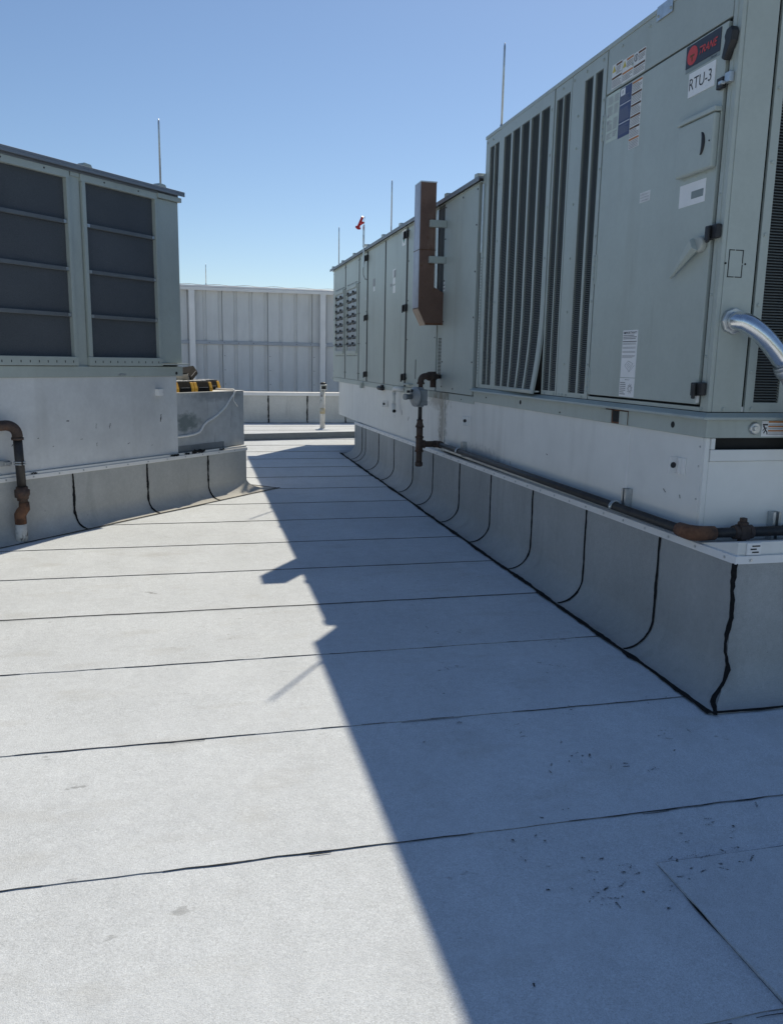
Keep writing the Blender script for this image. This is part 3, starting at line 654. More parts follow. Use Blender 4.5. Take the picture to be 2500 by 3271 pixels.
text('lettering', 'RTU-3', s_, FR, (-.0152, 3.994, 2.971), RT, UPV, .056, .185, M_INK, bold=-.004)
s_ = sticker('white_sticker', 3.783, 4.008, 2.407, 2.517, M_LBL, door, th=.002)
obj('grey_patch', B(-.0150, -.0139, 3.798, 3.900, 2.436, 2.472), M_GREYP, s_, FR)
s_ = sticker('small_sticker', 4.303, 4.412, 2.503, 2.558, M_LBLD, door)
for i, tx in enumerate(('BRANCH CIRCUIT', 'PROTECTION FOR', 'COMPARTMENT')): text('lettering', tx, s_, FR, (-.0132, 4.405, 2.540-.016*i), RT, UPV, .008, .09, M_INKG)
s_ = sticker('instruction_sheet', 4.326, 4.495, 1.530, 1.802, M_LBL, door)
text('lettering', 'IMPORTANT!', s_, FR, (-.0132, 4.485, 1.780), RT, UPV, .014, .148, M_INK, bold=.002)
lines(s_, 4.336, 4.488, 1.748, 1.778, .0095, M_INKG, -.0140, .4)
for za, zb in ((1.735, 1.742),): lines(s_, 4.334, 4.490, za, zb, .008, M_INK, -.0140, .4, False)
for za, zb in ((1.716, 1.731), (1.692, 1.708), (1.668, 1.684), (1.638, 1.66)): lines(s_, 4.340, 4.488, za, zb, .006, M_INKG, -.0140, .3)
def stroke(mb, x, y0, z0, y1, z1, w_=.0014):
    d = Vector((y1-y0, z1-z0)).normalized(); n_ = Vector((-d.y, d.x))*w_*.5
    mb.add([(x, y0+n_.x, z0+n_.y), (x, y1+n_.x, z1+n_.y), (x, y1-n_.x, z1-n_.y), (x, y0-n_.x, z0-n_.y)], [(0, 1, 2, 3)])
mb = MB()
for a in ((4.45, 1.60, 4.40, 1.565), (4.40, 1.565, 4.36, 1.61), (4.45, 1.60, 4.41, 1.625), (4.41, 1.625, 4.36, 1.61), (4.43, 1.60, 4.40, 1.615), (4.42, 1.592, 4.39, 1.607), (4.41, 1.584, 4.38, 1.60), (4.40, 1.56, 4.34, 1.60)): stroke(mb, -.0141, *a)
obj('line_drawing', mb, M_INK, s_, FR)
s_ = sticker('instruction_sheet', 4.328, 4.497, 1.417, 1.526, M_LBL, door)
text('lettering', 'IMPORTANT!', s_, FR, (-.0132, 4.435, 1.513), RT, UPV, .006, .05, M_INK); lines(s_, 4.425, 4.49, 1.43, 1.505, .011, M_INKG, -.0141)
mb = MB()
for i in range(9):
    a = i*.7; stroke(mb, -.0141, 4.375+.03*math.cos(a), 1.465+.03*math.sin(a), 4.375+.03*math.cos(a+2.2), 1.465+.03*math.sin(a+2.2), .0012)
obj('line_drawing', mb, M_INK, s_, FR)

# --- louvered coil guards
def guard(name, ya, yb, cols, z0=1.378, z1=3.4725, cz0=1.41, cz1=3.39, warp=None, x=0.0, pitch=.0125):
    """plate with tall slotted columns; ya<yb"""
    fr = MB(); cols = sorted(cols); edges = [ya]
    for a, b in cols: edges += [a, b]
    edges.append(yb)
    nz = 28
    def fy(v):
        return warp(v) if warp else v
    for i in range(0, len(edges), 2):
        for q in range(nz):
            za = cz0+(cz1-cz0)*q/nz; zb = cz0+(cz1-cz0)*(q+1)/nz; fr.box(x, x+.016, edges[i], edges[i+1], za, zb)
    segs = 12
    for q in range(segs):
        a = ya+(yb-ya)*q/segs; b = ya+(yb-ya)*(q+1)/segs
        fr.box(x, x+.016, a, b, z0, cz0); fr.box(x, x+.016, a, b, cz1, z1)
    fr.v = [fy(v) for v in fr.v]
    bm_ = fr
    g = obj(name, bm_, M_SAGE, U, FR)
    sl = MB(); z = cz0
    while z < cz1:
        for a, b in cols:
            sl.add([(x+.003, a, z), (x+.003, b, z), (x+.009, b, z+pitch*.34), (x+.009, a, z+pitch*.34), (x+.003, a, z-.0034), (x+.003, b, z-.0034)], [(0, 1, 2, 3), (4, 5, 1, 0)])
        z += pitch
    sl.v = [fy(v) for v in sl.v]
    tag(obj('louver_slats', sl, M_SLAT, g, FR), None, None, kind='stuff')
    return g
gA = guard('coil_guard', 6.707, 7.05, [(6.752, 6.852), (6.864, 6.968)])
def warpB(v):
    v = v.copy()
    if v.z < 2.05:
        t = (2.05-v.z)/.67; s_ = max(0, min(1, (6.62-v.y)/.94)); v.x -= .050*t*t*s_; v.y += .030*t*t*s_
    return v
gB = guard('coil_guard', 5.682, 6.697, [(5.748, 5.897), (5.929, 6.080), (6.112, 6.266), (6.295, 6.445), (6.480, 6.632)], warp=warpB, x=-.004)
gB['label'] = 'wide guard with its lower corner bent outwards'
gC = guard('coil_guard', 5.412, 5.668, [(5.432, 5.533), (5.545, 5.648)])
gD = guard('coil_guard', 4.932, 5.404, [(4.978, 5.078), (5.108, 5.222)])
obj('guard_flange', MB().add([(-.006, 5.69, 1.392), (-.062, 5.76, 1.384), (-.03, 6.3, 1.386), (-.006, 6.6, 1.392), (-.006, 6.6, 1.40), (-.03, 6.3, 1.402), (-.066, 5.76, 1.405), (-.006, 5.69, 1.40)], [(0, 1, 2, 3), (4, 5, 6, 7), (0, 7, 6, 1), (1, 6, 5, 2), (2, 5, 4, 3)]), M_SAGE, gB, FR)
bolts(U, FR, NX, [(-.001, 7.03, z) for z in (1.395, 1.9, 2.5, 3.1, 3.44)] + [(-.001, 6.72, z) for z in (1.6, 2.1, 2.6, 3.05)] + [(-.001, 5.30, z) for z in (1.6, 1.95, 2.3, 2.65, 3.0, 3.2)] +
      [(-.001, 4.952, z) for z in (1.6, 2.0, 2.4, 2.8, 3.2)] + [(-.005, 5.715, z) for z in (2.35, 2.7, 3.05, 3.35)] + [(-.001, y, 3.44) for y in (4.98, 5.2, 5.38, 5.55, 6.0, 6.4, 6.9)] + [(-.001, y, 1.39) for y in (5.02, 5.25, 5.31, 5.36, 5.45, 5.6)], BOLT, .9)
obj('guard_post', MB().box(-.006, .01, 7.052, 7.10, 1.38, 3.2), M_SAGE, U, FR, bevel=.002)
obj('post_plate', MB().box(-.012, -.006, 7.055, 7.095, 2.55, 3.12), M_GALV, U, FR, bevel=.001)
mb = MB()
for i in range(40): mb.box(-.0066, -.006, 7.062, 7.072, 1.5+i*.0255, 1.512+i*.0255)
tag(obj('slot_row', mb, M_DARK, U, FR), None, None, kind='stuff')

# --- near end face of the unit (facing the camera)
NY = (0, -1, 0)
mb = MB().box(.190, .200, 3.65, 3.66, 1.40, 3.4745); obj('gap_strip', mb, M_GAP, U, FR)
obj('gap_foot', B(.186, .206, 3.63, 3.645, 1.378, 1.404), M_LBLD, U, FR)
cols = [(.252, .398), (.43, .576), (.608, .754), (.786, .932), (.964, 1.11), (1.142, 1.288), (1.32, 1.466), (1.498, 1.644), (1.676, 1.822), (1.854, 2.0), (2.032, 2.178)]
fr = MB(); ed = [.206]
for a, b in cols: ed += [a, b]
ed.append(2.40)
for i in range(0, len(ed), 2): fr.box(ed[i], ed[i+1], 3.62, 3.636, 1.426, 3.40)
fr.box(.206, 2.40, 3.62, 3.636, 1.3775, 1.426).box(.206, 2.40, 3.62, 3.636, 3.40, 3.4745)
gE = obj('coil_guard', fr, M_SAGE, U, FR)
sl = MB(); z = 1.426
while z < 3.395:
    for a, b in cols: sl.add([(a, 3.623, z), (b, 3.623, z), (b, 3.630, z+.0050), (a, 3.630, z+.0050), (a, 3.623, z-.0024), (b, 3.623, z-.0024)], [(0, 1, 2, 3), (4, 5, 1, 0)])
    z += .0137
tag(obj('louver_slats', sl, M_SLAT, gE, FR), None, None, kind='stuff')
obj('cabinet_core', B(.2, 2.38, 3.665, 3.678, 1.38, 3.46), M_DARK, U, FR)
bolts(U, FR, NY, [(.228, 3.619, z) for z in (1.578, 1.905, 2.237, 2.57, 2.9)] + [(.083, 3.617, 1.392), (.245, 3.619, 1.395), (1.0, 3.619, 1.40)], BOLT, 1.0)
ko = MB()
for a in ((.036, .066, 2.156, 2.160), (.072, .116, 2.156, 2.160), (.036, .072, 2.030, 2.034), (.078, .116, 2.030, 2.034)): ko.box(a[0], a[1], 3.6165, 3.6185, a[2], a[3])
ko.box(.036, .040, 3.6165, 3.6185, 2.030, 2.160).box(.112, .116, 3.6165, 3.6185, 2.030, 2.092).box(.112, .116, 3.6165, 3.6185, 2.097, 2.160)
ko.tube([(.022, 3.6165, 2.095), (.022, 3.62, 2.095)], .005, 10).tube([(.13, 3.6165, 2.095), (.13, 3.62, 2.095)], .005, 10)
obj('knockout_outline', ko, M_DARK, U, FR)
s_ = obj('fall_hazard_sticker', B(.305, .52, 3.6035, 3.6058, 1.256, 1.335), M_LBLD, U, FR)
mb = MB(); mb.add([(.309, 3.6030, 1.312), (.340, 3.6030, 1.312), (.340, 3.6030, 1.320), (.309, 3.6030, 1.320)], [(0, 1, 2, 3)])
for a, b, w_ in (((.32, 1.304), (.328, 1.288), .004), ((.328, 1.288), (.336, 1.28), .003), ((.336, 1.28), (.34, 1.266), .003), ((.328, 1.288), (.318, 1.272), .003), ((.322, 1.298), (.312, 1.285), .002), ((.324, 1.3), (.336, 1.298), .002)):
    A_ = Vector(a); B_ = Vector(b); n_ = Vector((-(B_-A_).y, (B_-A_).x)).normalized()*w_; mb.add([(p.x, 3.6030, p.y) for p in (A_+n_, B_+n_, B_-n_, A_-n_)], [(0, 1, 2, 3)])
mb.tube([(.317, 3.6034, 1.307), (.317, 3.6029, 1.307)], .005, 10); obj('pictogram', mb, M_INK, s_, FR)
obj('warning_band', MB().box(.343, .515, 3.6025, 3.6034, 1.326, 1.334).box(.343, .515, 3.6025, 3.6034, 1.303, 1.310).box(.343, .515, 3.6025, 3.6034, 1.281, 1.288), M_ORG, s_, FR)
mb = MB(); mb.box(.346, .51, 3.6025, 3.6034, 1.313, 1.316).box(.346, .5, 3.6025, 3.6034, 1.294, 1.297).box(.346, .51, 3.6025, 3.6034, 1.272, 1.275).box(.346, .49, 3.6025, 3.6034, 1.264, 1.267); obj('fine_print', mb, M_INKG, s_, FR)
mb = MB(); mb.tube([(.262, 3.606, 1.298), (.262, 3.590, 1.298)], [.034, .028], 14).tube([(.262, 3.592, 1.298), (.262, 3.582, 1.298)], .013, 6).box(.246, .262, 3.578, 3.594, 1.286, 1.310)
obj('grounding_lug', mb, M_GALV, U, FR, bevel=.003)

# --- low section with panels and doors
obj('rail_dirt_sheet', B(-.0105, -.0065, 7.9, 8.6, 1.2235, 1.291), M_RAILD, U, FR)
obj('low_core', B(.03, 2.40, 7.08, 14.88, 1.292, 3.13), M_GAP, U, FR)
PAN = [(13.715, 14.90), (12.565, 13.68), (11.955, 12.535), (10.825, 11.905), (9.695, 10.775), (8.40, 9.645)]
pan = []
for i, (a, b) in enumerate(PAN):
    p = obj('access_door' if i in (3, 4) else 'side_panel', B(-.006, .02, a, b, 1.296, 3.138), M_SAGE, U, FR, bevel=.003); pan.append(p)
    if i not in (3, 4): bolts(p, FR, NX, [(-.007, y, z) for y in (a+.05, b-.05) for z in (1.4, 1.85, 2.3, 2.75, 3.09)], BOLTD, .8)
big = obj('side_panel', B(-.016, .02, 7.17, 8.17, 1.30, 3.142), M_SAGE, U, FR, bevel=.003)
bolts(big, FR, NX, [(-.017, y, z) for y in (7.2, 8.13) for z in (1.35, 1.6, 2.0, 2.4, 2.8, 3.1)] + [(-.017, 7.6, 3.1), (-.017, 7.75, 1.34)], BOLTD, .8)
rec = obj('recess_panel', B(.004, .03, 8.175, 8.385, 1.296, 3.13), M_SAGE, U, FR)
mb = MB()
for i in range(26): mb.box(.0025, .005, 8.19, 8.345, 1.476+i*.0143, 1.4835+i*.0143)
tag(obj('vent_slots', mb, M_DARK, rec, FR), None, None, kind='stuff')
obj('far_end_panel', B(.01, 2.38, 14.882, 14.905, 1.296, 3.13), M_SAGE, U, FR)
obj('edge_gaps', MB().box(.012, .016, 7.105, 7.165, 1.31, 3.12), M_DARK, U, FR)
for y in (11.93, 9.67): obj('door_edge_trim', B(-.012, .0, y-.026, y+.026, 1.30, 3.13), M_EDGE, U, FR)
for y in (10.80, 13.698, 12.55): obj('door_edge_trim', B(-.010, .0, y-.020, y+.020, 1.30, 3.13), M_EDGE, U, FR)
for z in (3.045, 2.21, 1.40): latch(11.94, z, pan[3], FR, s=1.15, x=-.012); latch(9.68, z+.01, pan[4], FR, s=1.2, x=-.012)
# dampers
def damper(y0, y1, p):
    f_ = MB(); z0, z1 = 1.72, 2.735
    f_.box(-.022, -.006, y0-.03, y0, z0-.02, z1+.02).box(-.022, -.006, y1, y1+.03, z0-.02, z1+.02).box(-.03, -.006, y0, y1, z1-.03, z1+.02).box(-.03, -.006, y0, y1, z0-.02, z0+.03)
    d = obj('damper', f_, M_SAGE, p, FR, bevel=.002)
    obj('damper_back', B(-.0085, -.0065, y0, y1, z0, z1), M_GALV, d, FR)
    ym = (y0+y1)/2; me = None
    for r_ in range(8):
        z = z1-.10-r_*.113
        for a, b in ((y0+.02, ym-.03), (ym+.03, y1-.02)):
            mb = MB(); mb.add([(-.010, a, z+.012), (-.010, b, z+.012), (-.042, b, z-.008), (-.042, a, z-.008), (-.010, a, z-.014), (-.010, b, z-.014)], [(0, 1, 2, 3), (3, 2, 5, 4), (0, 3, 4), (1, 5, 2)])
            bl = obj('damper_blade', mb, M_SLAT, d, FR)
            mb = MB(); mb.add([(-.0095, a, z-.03), (-.0095, b, z-.03), (-.0095, b, z-.014), (-.0095, a, z-.014)], [(0, 1, 2, 3)]).box(-.036, -.010, b-.06 if a > ym else b-.1, b-.04 if a > ym else b-.08, z-.01, z+.035); obj('damper_clip', mb, M_IRON, bl, FR)
    n = 8
    bolts(d, FR, NX, [(-.007, y0+(y1-y0)*i/(n-1), z) for i in range(n) for z in (z1+.05, z0-.05)], BOLTD, .9)
damper(13.84, 14.60, pan[0]); damper(12.70, 13.50, pan[1])
# stickers of the low section
def psticker(nm, y0, y1, z0, z1, m, p, x=-.006): return obj(nm, B(x-.0015, x+.0005, y0, y1, z0, z1), m, p, FR)
s_ = psticker('warning_sticker', 11.43, 11.56, 2.62, 2.72, M_INKG, pan[3]); s_ = psticker('warning_sticker', 11.44, 11.53, 2.55, 2.61, M_LBL, pan[3])
psticker('warning_sticker', 10.24, 10.38, 2.63, 2.73, M_LBL, pan[4]); psticker('warning_sticker', 10.24, 10.32, 2.63, 2.715, M_INKG, pan[4], -.008); psticker('warning_sticker', 10.26, 10.38, 2.55, 2.625, M_LBL, pan[4]); psticker('warning_sticker', 10.25, 10.37, 2.44, 2.53, M_LBL, pan[4]); psticker('warning_sticker', 10.42, 10.52, 2.53, 2.565, M_INKG, pan[4])
s_ = psticker('green_diamond_sticker', 9.77, 9.93, 2.955, 3.135, M_LBL, pan[4])
obj('diamond_print', MB().add([(-.0082, 9.85, 2.975), (-.0082, 9.79, 3.045), (-.0082, 9.85, 3.115), (-.0082, 9.91, 3.045)], [(0, 1, 2, 3)]), M_GREEN, s_, FR)
for z0, z1 in ((2.37, 2.405), (2.335, 2.365), (2.30, 2.33)):
    q = psticker('warning_sticker', 8.105, 8.16, z0, z1, M_LBLD, big, -.016); obj('fine_print', B(-.0184, -.0176, 8.11, 8.155, z1-.012, z1-.004), M_INK, q, FR)
psticker('knock_plate', 12.02, 12.09, 2.47, 2.51, M_GALV, pan[2])
obj('door_stop', B(-.010, -.006, 9.18, 9.20, 1.40, 1.62), M_SLAT, pan[5], FR)
# roof of the low section
rf = obj('roof_trim', MB().box(-.055, 2.45, 7.085, 15.02, 3.168, 3.186).box(-.055, -.047, 7.085, 15.02, 3.146, 3.168), M_TRIM, U, FR, bevel=.002)
obj('roof_trim', MB().box(-.03, .03, 7.09, 14.93, 3.139, 3.145), M_SAGE, U, FR)
clip = meshdata('roof_clip', MB().prism([(-.055, 0), (.055, 0), (.045, .035), (-.035, .03)], -.06, .02, 'x'), M_SAGE)
for y in (14.78, 13.83, 12.83, 11.82, 10.84, 9.90, 8.05, 7.16): place('roof_clip', clip, rf, FR, Matrix.Translation((.01, y, 3.186)))
obj('rail_end_clip', MB().box(-.02, .06, 14.86, 14.92, 1.25, 1.285), M_SAGE, U, FR)
obj('lifting_bracket', MB().box(-.05, -.006, 12.14, 12.15, 1.19, 1.27).box(-.05, -.006, 12.24, 12.25, 1.19, 1.27).box(-.05, -.042, 12.15, 12.24, 1.19, 1.27), M_SAGE, U, FR, bevel=.004)
obj('sensor', MB().tube([(-.03, 10.75, 1.235), (-.03, 11.0, 1.235)], .028, 12).box(-.03, .0, 10.80, 10.90, 1.22, 1.28), M_BLACK, U, FR)
obj('ledge_plate', B(-.06, -.006, 9.3, 9.6, 1.325, 1.34), M_SAGE, U, FR, bevel=.002)

# --- flue stack of the heater (part of the unit)
fl = MB(); fl.prism([(-.275, 3.335), (-.115, 3.335), (-.115, 2.335), (-.012, 2.285), (-.012, 1.972), (-.195, 1.966), (-.275, 2.125)], 8.15, 8.37, 'y')
flue = obj('flue', fl, M_RUST, U, FR, bevel=.004)
obj('flue_seam', MB().box(-.279, -.111, 8.146, 8.374, 2.690, 2.697), M_RUSTPLATE, flue, FR)
obj('flue_cap', MB().box(-.278, -.112, 8.147, 8.373, 3.328, 3.340), M_GALV, flue, FR)
obj('flue_foot_flange', MB().box(-.20, -.014, 8.143, 8.149, 1.966, 1.985), M_RUSTPLATE, flue, FR)
for z in (2.94, 2.597): obj('flue_bracket', MB().box(-.185, -.017, 8.10, 8.147, z-.033, z+.033), M_SAGE, flue, FR, bevel=.003)
obj('flue_shield', B(-.008, -.002, 8.18, 8.42, 2.0, 3.12), M_EDGE, U, FR)
obj('flue_shield_edge', B(-.020, -.0085, 8.385, 8.42, 2.2, 3.12), M_GALV, U, FR)
obj('flue_side', B(-.2785, -.2755, 8.152, 8.368, 2.135, 3.326), M_HEAT, flue, FR)
obj('flue_chamfer', MB().prism([(-.276, 2.122), (-.196, 1.963), (-.1985, 1.9615), (-.279, 2.121)], 8.152, 8.368, 'y'), M_TAN, flue, FR)

# --- conduit elbow on the end face
mb = MB(); pts = []
c0 = Vector((.085, 3.618, 1.822))
pts = [c0+Vector((0, -.0, 0)), c0+Vector((.004, -.045, 0))]
for i in range(1, 11):
    a = math.pi/2*i/10
    pts.append(c0+Vector((.012+.175*(1-math.cos(a))*.75+.065*math.sin(a), -.05-.165*math.sin(a)*.55, -.185*(1-math.cos(a))-.02*math.sin(a))))
rr = [.046]*len(pts)
EL = thing('conduit_elbow', 'shiny galvanized conduit elbow bending down from the end of the right unit', 'conduit', FR, (.085, 3.62, 1.70))
obj('elbow', MB().tube(pts, rr, 24), M_SHINY, EL, FR)
obj('lock_nut', MB().tube([c0+Vector((0, .0005, 0)), c0+Vector((0, -.024, 0))], .064, 8), M_GALV, EL, FR, bevel=.003)
e1 = pts[-1]; dd = (pts[-1]-pts[-2]).normalized()
obj('coupling', MB().tube([e1-dd*.004, e1+dd*.012], .051, 24).tube([e1+dd*.012, e1+dd*.050], .056, 10), M_GALV, EL, FR, bevel=.002)
cp = [e1+dd*.05, e1+dd*.12]
for i in range(1, 9): cp.append(cp[1]+Vector((.02*i+.004*i*i, .012*i, -.09*i+.006*i*i)))
cp = [p if p.z > .9 else Vector((p.x, p.y, .9)) for p in cp]
obj('flexible_conduit', MB().tube(cp, .046, 16), M_INKG, EL, FR)

# ------------------------------------------------------------------ left rooftop unit
V = thing('rooftop_unit', 'sage grey rooftop unit at left with dark screened intake bays', 'rooftop unit', FL, (-1.2, 2.7, 1.40))
obj('base_rail', B(-2.4, .014, -1, 6.345, 1.409, 1.503), M_SAGE, V, FL, bevel=.003)
obj('rail_hole', MB().tube([(.0155, 6.253, 1.438), (0, 6.253, 1.438)], .016, 16), M_DARK, V, FL)
obj('rail_tag', B(.014, .016, 5.50, 5.59, 1.42, 1.436), M_GALV, V, FL)
obj('cabinet_core', B(-2.4, -.06, -1, 6.34, 1.503, 3.12), M_DARK, V, FL)
obj('corner_panel', B(-.055, .0, 6.062, 6.352, 1.535, 3.085), M_SAGE, V, FL, bevel=.003)
obj('end_panel', B(-2.4, -.056, 6.34, 6.352, 1.505, 3.12), M_SAGE, V, FL)
obj('sill_lip', B(-.06, .05, 6.03, 6.412, 1.518, 1.532), M_SAGE, V, FL, bevel=.002)
bays = [(5.172, 6.058)]
while bays[-1][0] > -.5: bays.append((bays[-1][0]-1.025, bays[-1][0]-.13))
for k, (a, b) in enumerate(bays):
    f_ = obj('screen_stile', B(-.03, .02, a, a+.038, 1.585, 3.0665), M_SAGE, V, FL, bevel=.002)
    obj('screen_stile', B(-.03, .02, b-.032, b, 1.585, 3.0665), M_SAGE, V, FL, bevel=.002)
    obj('screen_mesh', B(-.035, -.022, a+.03, b-.03, 1.55, 3.08), M_SCREEN, f_, FL)
    for z in (2.712, 2.323, 1.941):
        br = obj('screen_bar', B(-.021, .004, a+.038, b-.032, z-.016, z+.016), M_BAR, f_, FL, bevel=.002)
        for yy in (a+.05, b-.065): obj('bar_clip', B(.004, .009, yy, yy+.028, z-.013, z+.013), M_GALV, br, FL)
    bp = obj('slotted_sill', B(-.03, .026, a-.008, b+.004, 1.508, 1.5845), M_SAGE, V, FL, bevel=.003)
    mb = MB(); n = 10
    for i in range(n): mb.box(.0255, .0268, a+.055+i*(b-a-.11)/(n-1)-.004, a+.055+i*(b-a-.11)/(n-1)+.004, 1.533, 1.553)
    tag(obj('sill_slots', mb, M_DARK, bp, FL), None, None, kind='stuff')
    obj('head_rail', B(-.03, .018, a-.01, b+.004, 3.067, 3.125), M_SAGE, V, FL, bevel=.002)
    bolts(V, FL, (1, 0, 0), [(.019, a+.25, 3.10), (.019, a+.65, 3.10)], BOLTD, .7)
    if k: 
        obj('mullion', B(-.06, -.004, b+.012, b+.122, 1.50, 3.11), M_SAGE, V, FL, bevel=.002)
        obj('mullion_cap', B(-.004, .010, b+.02, b+.115, 3.095, 3.125), M_SAGE, V, FL)
obj('corner_cap', B(-.05, .03, 6.06, 6.375, 3.088, 3.13), M_SAGE, V, FL, bevel=.002)
rf = obj('roof_trim', MB().box(-2.45, .06, -1, 6.392, 3.166, 3.186).box(.05, .06, -1, 6.392, 3.142, 3.166).box(-2.4, .02, -1, 6.34, 3.126, 3.166), M_TRIM, V, FL, bevel=.002)
clipL = meshdata('roof_clip', MB().prism([(-.055, 0), (.055, 0), (.04, .025), (-.03, .03)], -.02, .06, 'x'), M_SAGE)
for y in (6.10, 5.215, 4.2, 3.2): place('roof_clip', clipL, rf, FL, Matrix.Translation((-.01, y, 3.186)))

# ------------------------------------------------------------------ gas piping
def flange(mb, p, d, r, l): 
    p = Vector(p); d = Vector(d); mb.tube([p-d*l/2, p+d*l/2], r, 16)
# right
G = thing('gas_pipe', 'black iron gas pipe run along the right curb with a grey regulator', 'pipe', FW, (2.22, 7.97, .70))
vx, vy, pz, px = 2.22, 7.97, .775, 2.42
obj('pipe_run', MB().tube([(px, vy-.05, pz), (px, 3.60, pz)], .0245, 16), M_IRON, G)
obj('thin_dark_tube', MB().tube([(2.484, 7.9, .765), (2.484, 3.66, .765)], .011, 10), M_IRON, G)  # thin dark tube along the wall behind the pipe run
obj('elbow', MB().tube([(px-.05, vy+.0, pz), (px-.02, vy-.003, pz), (px-.006, vy-.015, pz), (px, vy-.04, pz), (px, vy-.09, pz)], .036, 14), M_FITTING, G)
obj('pipe_branch', MB().tube([(vx, vy, pz), (px-.04, vy, pz)], .031, 14), M_FITTING, G)
mb = MB().tube([(vx, vy, pz+.075), (vx, vy, pz-.075)], .036, 16); flange(mb, (vx, vy, pz+.07), (0, 0, 1), .043, .018); flange(mb, (vx, vy, pz-.07), (0, 0, 1), .043, .018); flange(mb, (vx+.05, vy, pz), (1, 0, 0), .041, .018)
obj('tee', mb, M_FITTING, G)
obj('drip_leg', MB().tube([(vx, vy, pz-.07), (vx, vy, .575)], .031, 16), M_FITTING, G)
obj('end_cap', MB().tube([(vx, vy, .59), (vx, vy, .56), (vx, vy, .548)], [.040, .040, .030], 12), M_FITTING, G)
obj('riser', MB().tube([(vx, vy, pz+.07), (vx, vy, .96)], .033, 16), M_FITTING, G)
obj('reducer', MB().tube([(vx, vy, .945), (vx, vy, .96), (vx, vy, .965), (vx, vy, 1.0), (vx, vy, 1.005), (vx, vy, 1.025)], [.044, .044, .038, .028, .031, .031], 16), M_FITTING, G)
obj('riser', MB().tube([(vx, vy, 1.02), (vx, vy, 1.18)], .021, 14), M_IRON, G)
rg = obj('regulator', MB().box(vx-.048, vx+.062, vy-.05, vy+.05, 1.205, 1.325).box(vx-.055, vx+.066, vy-.045, vy+.045, 1.165, 1.215), M_CAST, G, bevel=.012, seg=3)
obj('regulator_collar', MB().tube([(vx, vy, 1.325), (vx, vy, 1.345)], .034, 8).tube([(vx, vy, 1.168), (vx, vy, 1.15)], .034, 8), M_CAST, rg, bevel=.003)
ax = Vector((-.95, -.30, 0)); c = Vector((vx-.055, vy-.01, 1.252))
obj('diaphragm_case', MB().tube([c-ax*.03, c-ax*.012, c-ax*.006, c+ax*.006, c+ax*.012, c+ax*.045], [.07, .085, .100, .100, .088, .04], 28), M_CAST, rg)
obj('spring_tube', MB().tube([c+ax*.03, c+ax*.105, c+ax*.105, c+ax*.13], [.026, .026, .031, .031], 16), M_CAST, rg)
obj('pilot_knob', MB().box(vx-.145, vx-.115, vy-.03, vy+.0, 1.29, 1.315).box(vx-.105, vx-.085, vy-.03, vy, 1.295, 1.325), M_BLACK, rg, bevel=.003)
obj('riser', MB().tube([(vx, vy, 1.34), (vx, vy, 1.40)], .023, 14), M_FITTING, G)
pts = [(vx, vy, 1.38), (vx, vy, 1.405)] + [(vx+.05*(1-math.cos(a)), vy+.01*math.sin(a), 1.405+.05*math.sin(a)) for a in [math.pi/2*i/6 for i in range(1, 7)]] + [(vx+.085, vy+.02, 1.455)]
mb = MB().tube(pts, .032, 14); flange(mb, (vx, vy, 1.385), (0, 0, 1), .039, .016); obj('elbow', mb, M_FITTING, G)
obj('pipe_stub', MB().tube([(vx+.08, vy+.02, 1.455), (2.5, vy+.23, 1.45)], .024, 14), M_FITTING, G)
d_ = Vector((.2, .21, -.005)).normalized(); c = Vector((vx+.10, vy+.045, 1.455)); mb = MB(); mb.tube([c-d_*.045, c-d_*.02, c-d_*.02, c+d_*.02, c+d_*.02, c+d_*.045], [.034, .034, .045, .045, .034, .034], 8); obj('union', mb, M_FITTING, G)
c = Vector((2.40, vy+.18, 1.45)); mb = MB().tube([c+Vector((0, 0, .05)), c-Vector((0, 0, .11))], .032, 12).tube([c-d_*.05, c+d_*.05], .036, 12); obj('tee', mb, M_FITTING, G)
# near end
mb = MB().tube([(px, 3.66, pz), (px, 3.595, pz), (px+.006, 3.568, pz), (px+.024, 3.548, pz), (px+.055, 3.542, pz), (px+.12, 3.542, pz)], [.036, .038, .04, .04, .038, .036], 16); obj('elbow', mb, M_RUSTPLATE, G)
obj('pipe_run', MB().tube([(px+.10, 3.542, pz), (4.6, 3.542, pz)], .0255, 16), M_IRON, G)
cxv = 2.705; mb = MB().box(cxv-.028, cxv+.028, 3.51, 3.574, pz-.036, pz+.036).tube([(cxv-.055, 3.542, pz), (cxv-.028, 3.542, pz)], .038, 8).tube([(cxv+.028, 3.542, pz), (cxv+.055, 3.542, pz)], .038, 8)
vl = obj('plug_valve', mb, M_FITTING, G, bevel=.006, seg=3)
obj('valve_stem', MB().tube([(cxv, 3.542, pz+.03), (cxv, 3.542, pz+.052)], .027, 12).box(cxv-.014, cxv+.014, 3.528, 3.556, pz+.05, pz+.074), M_FITTING, vl, bevel=.003)
obj('valve_bottom_nut', MB().tube([(cxv, 3.542, pz-.03), (cxv, 3.542, pz-.055)], .024, 6), M_FITTING, vl, bevel=.003)
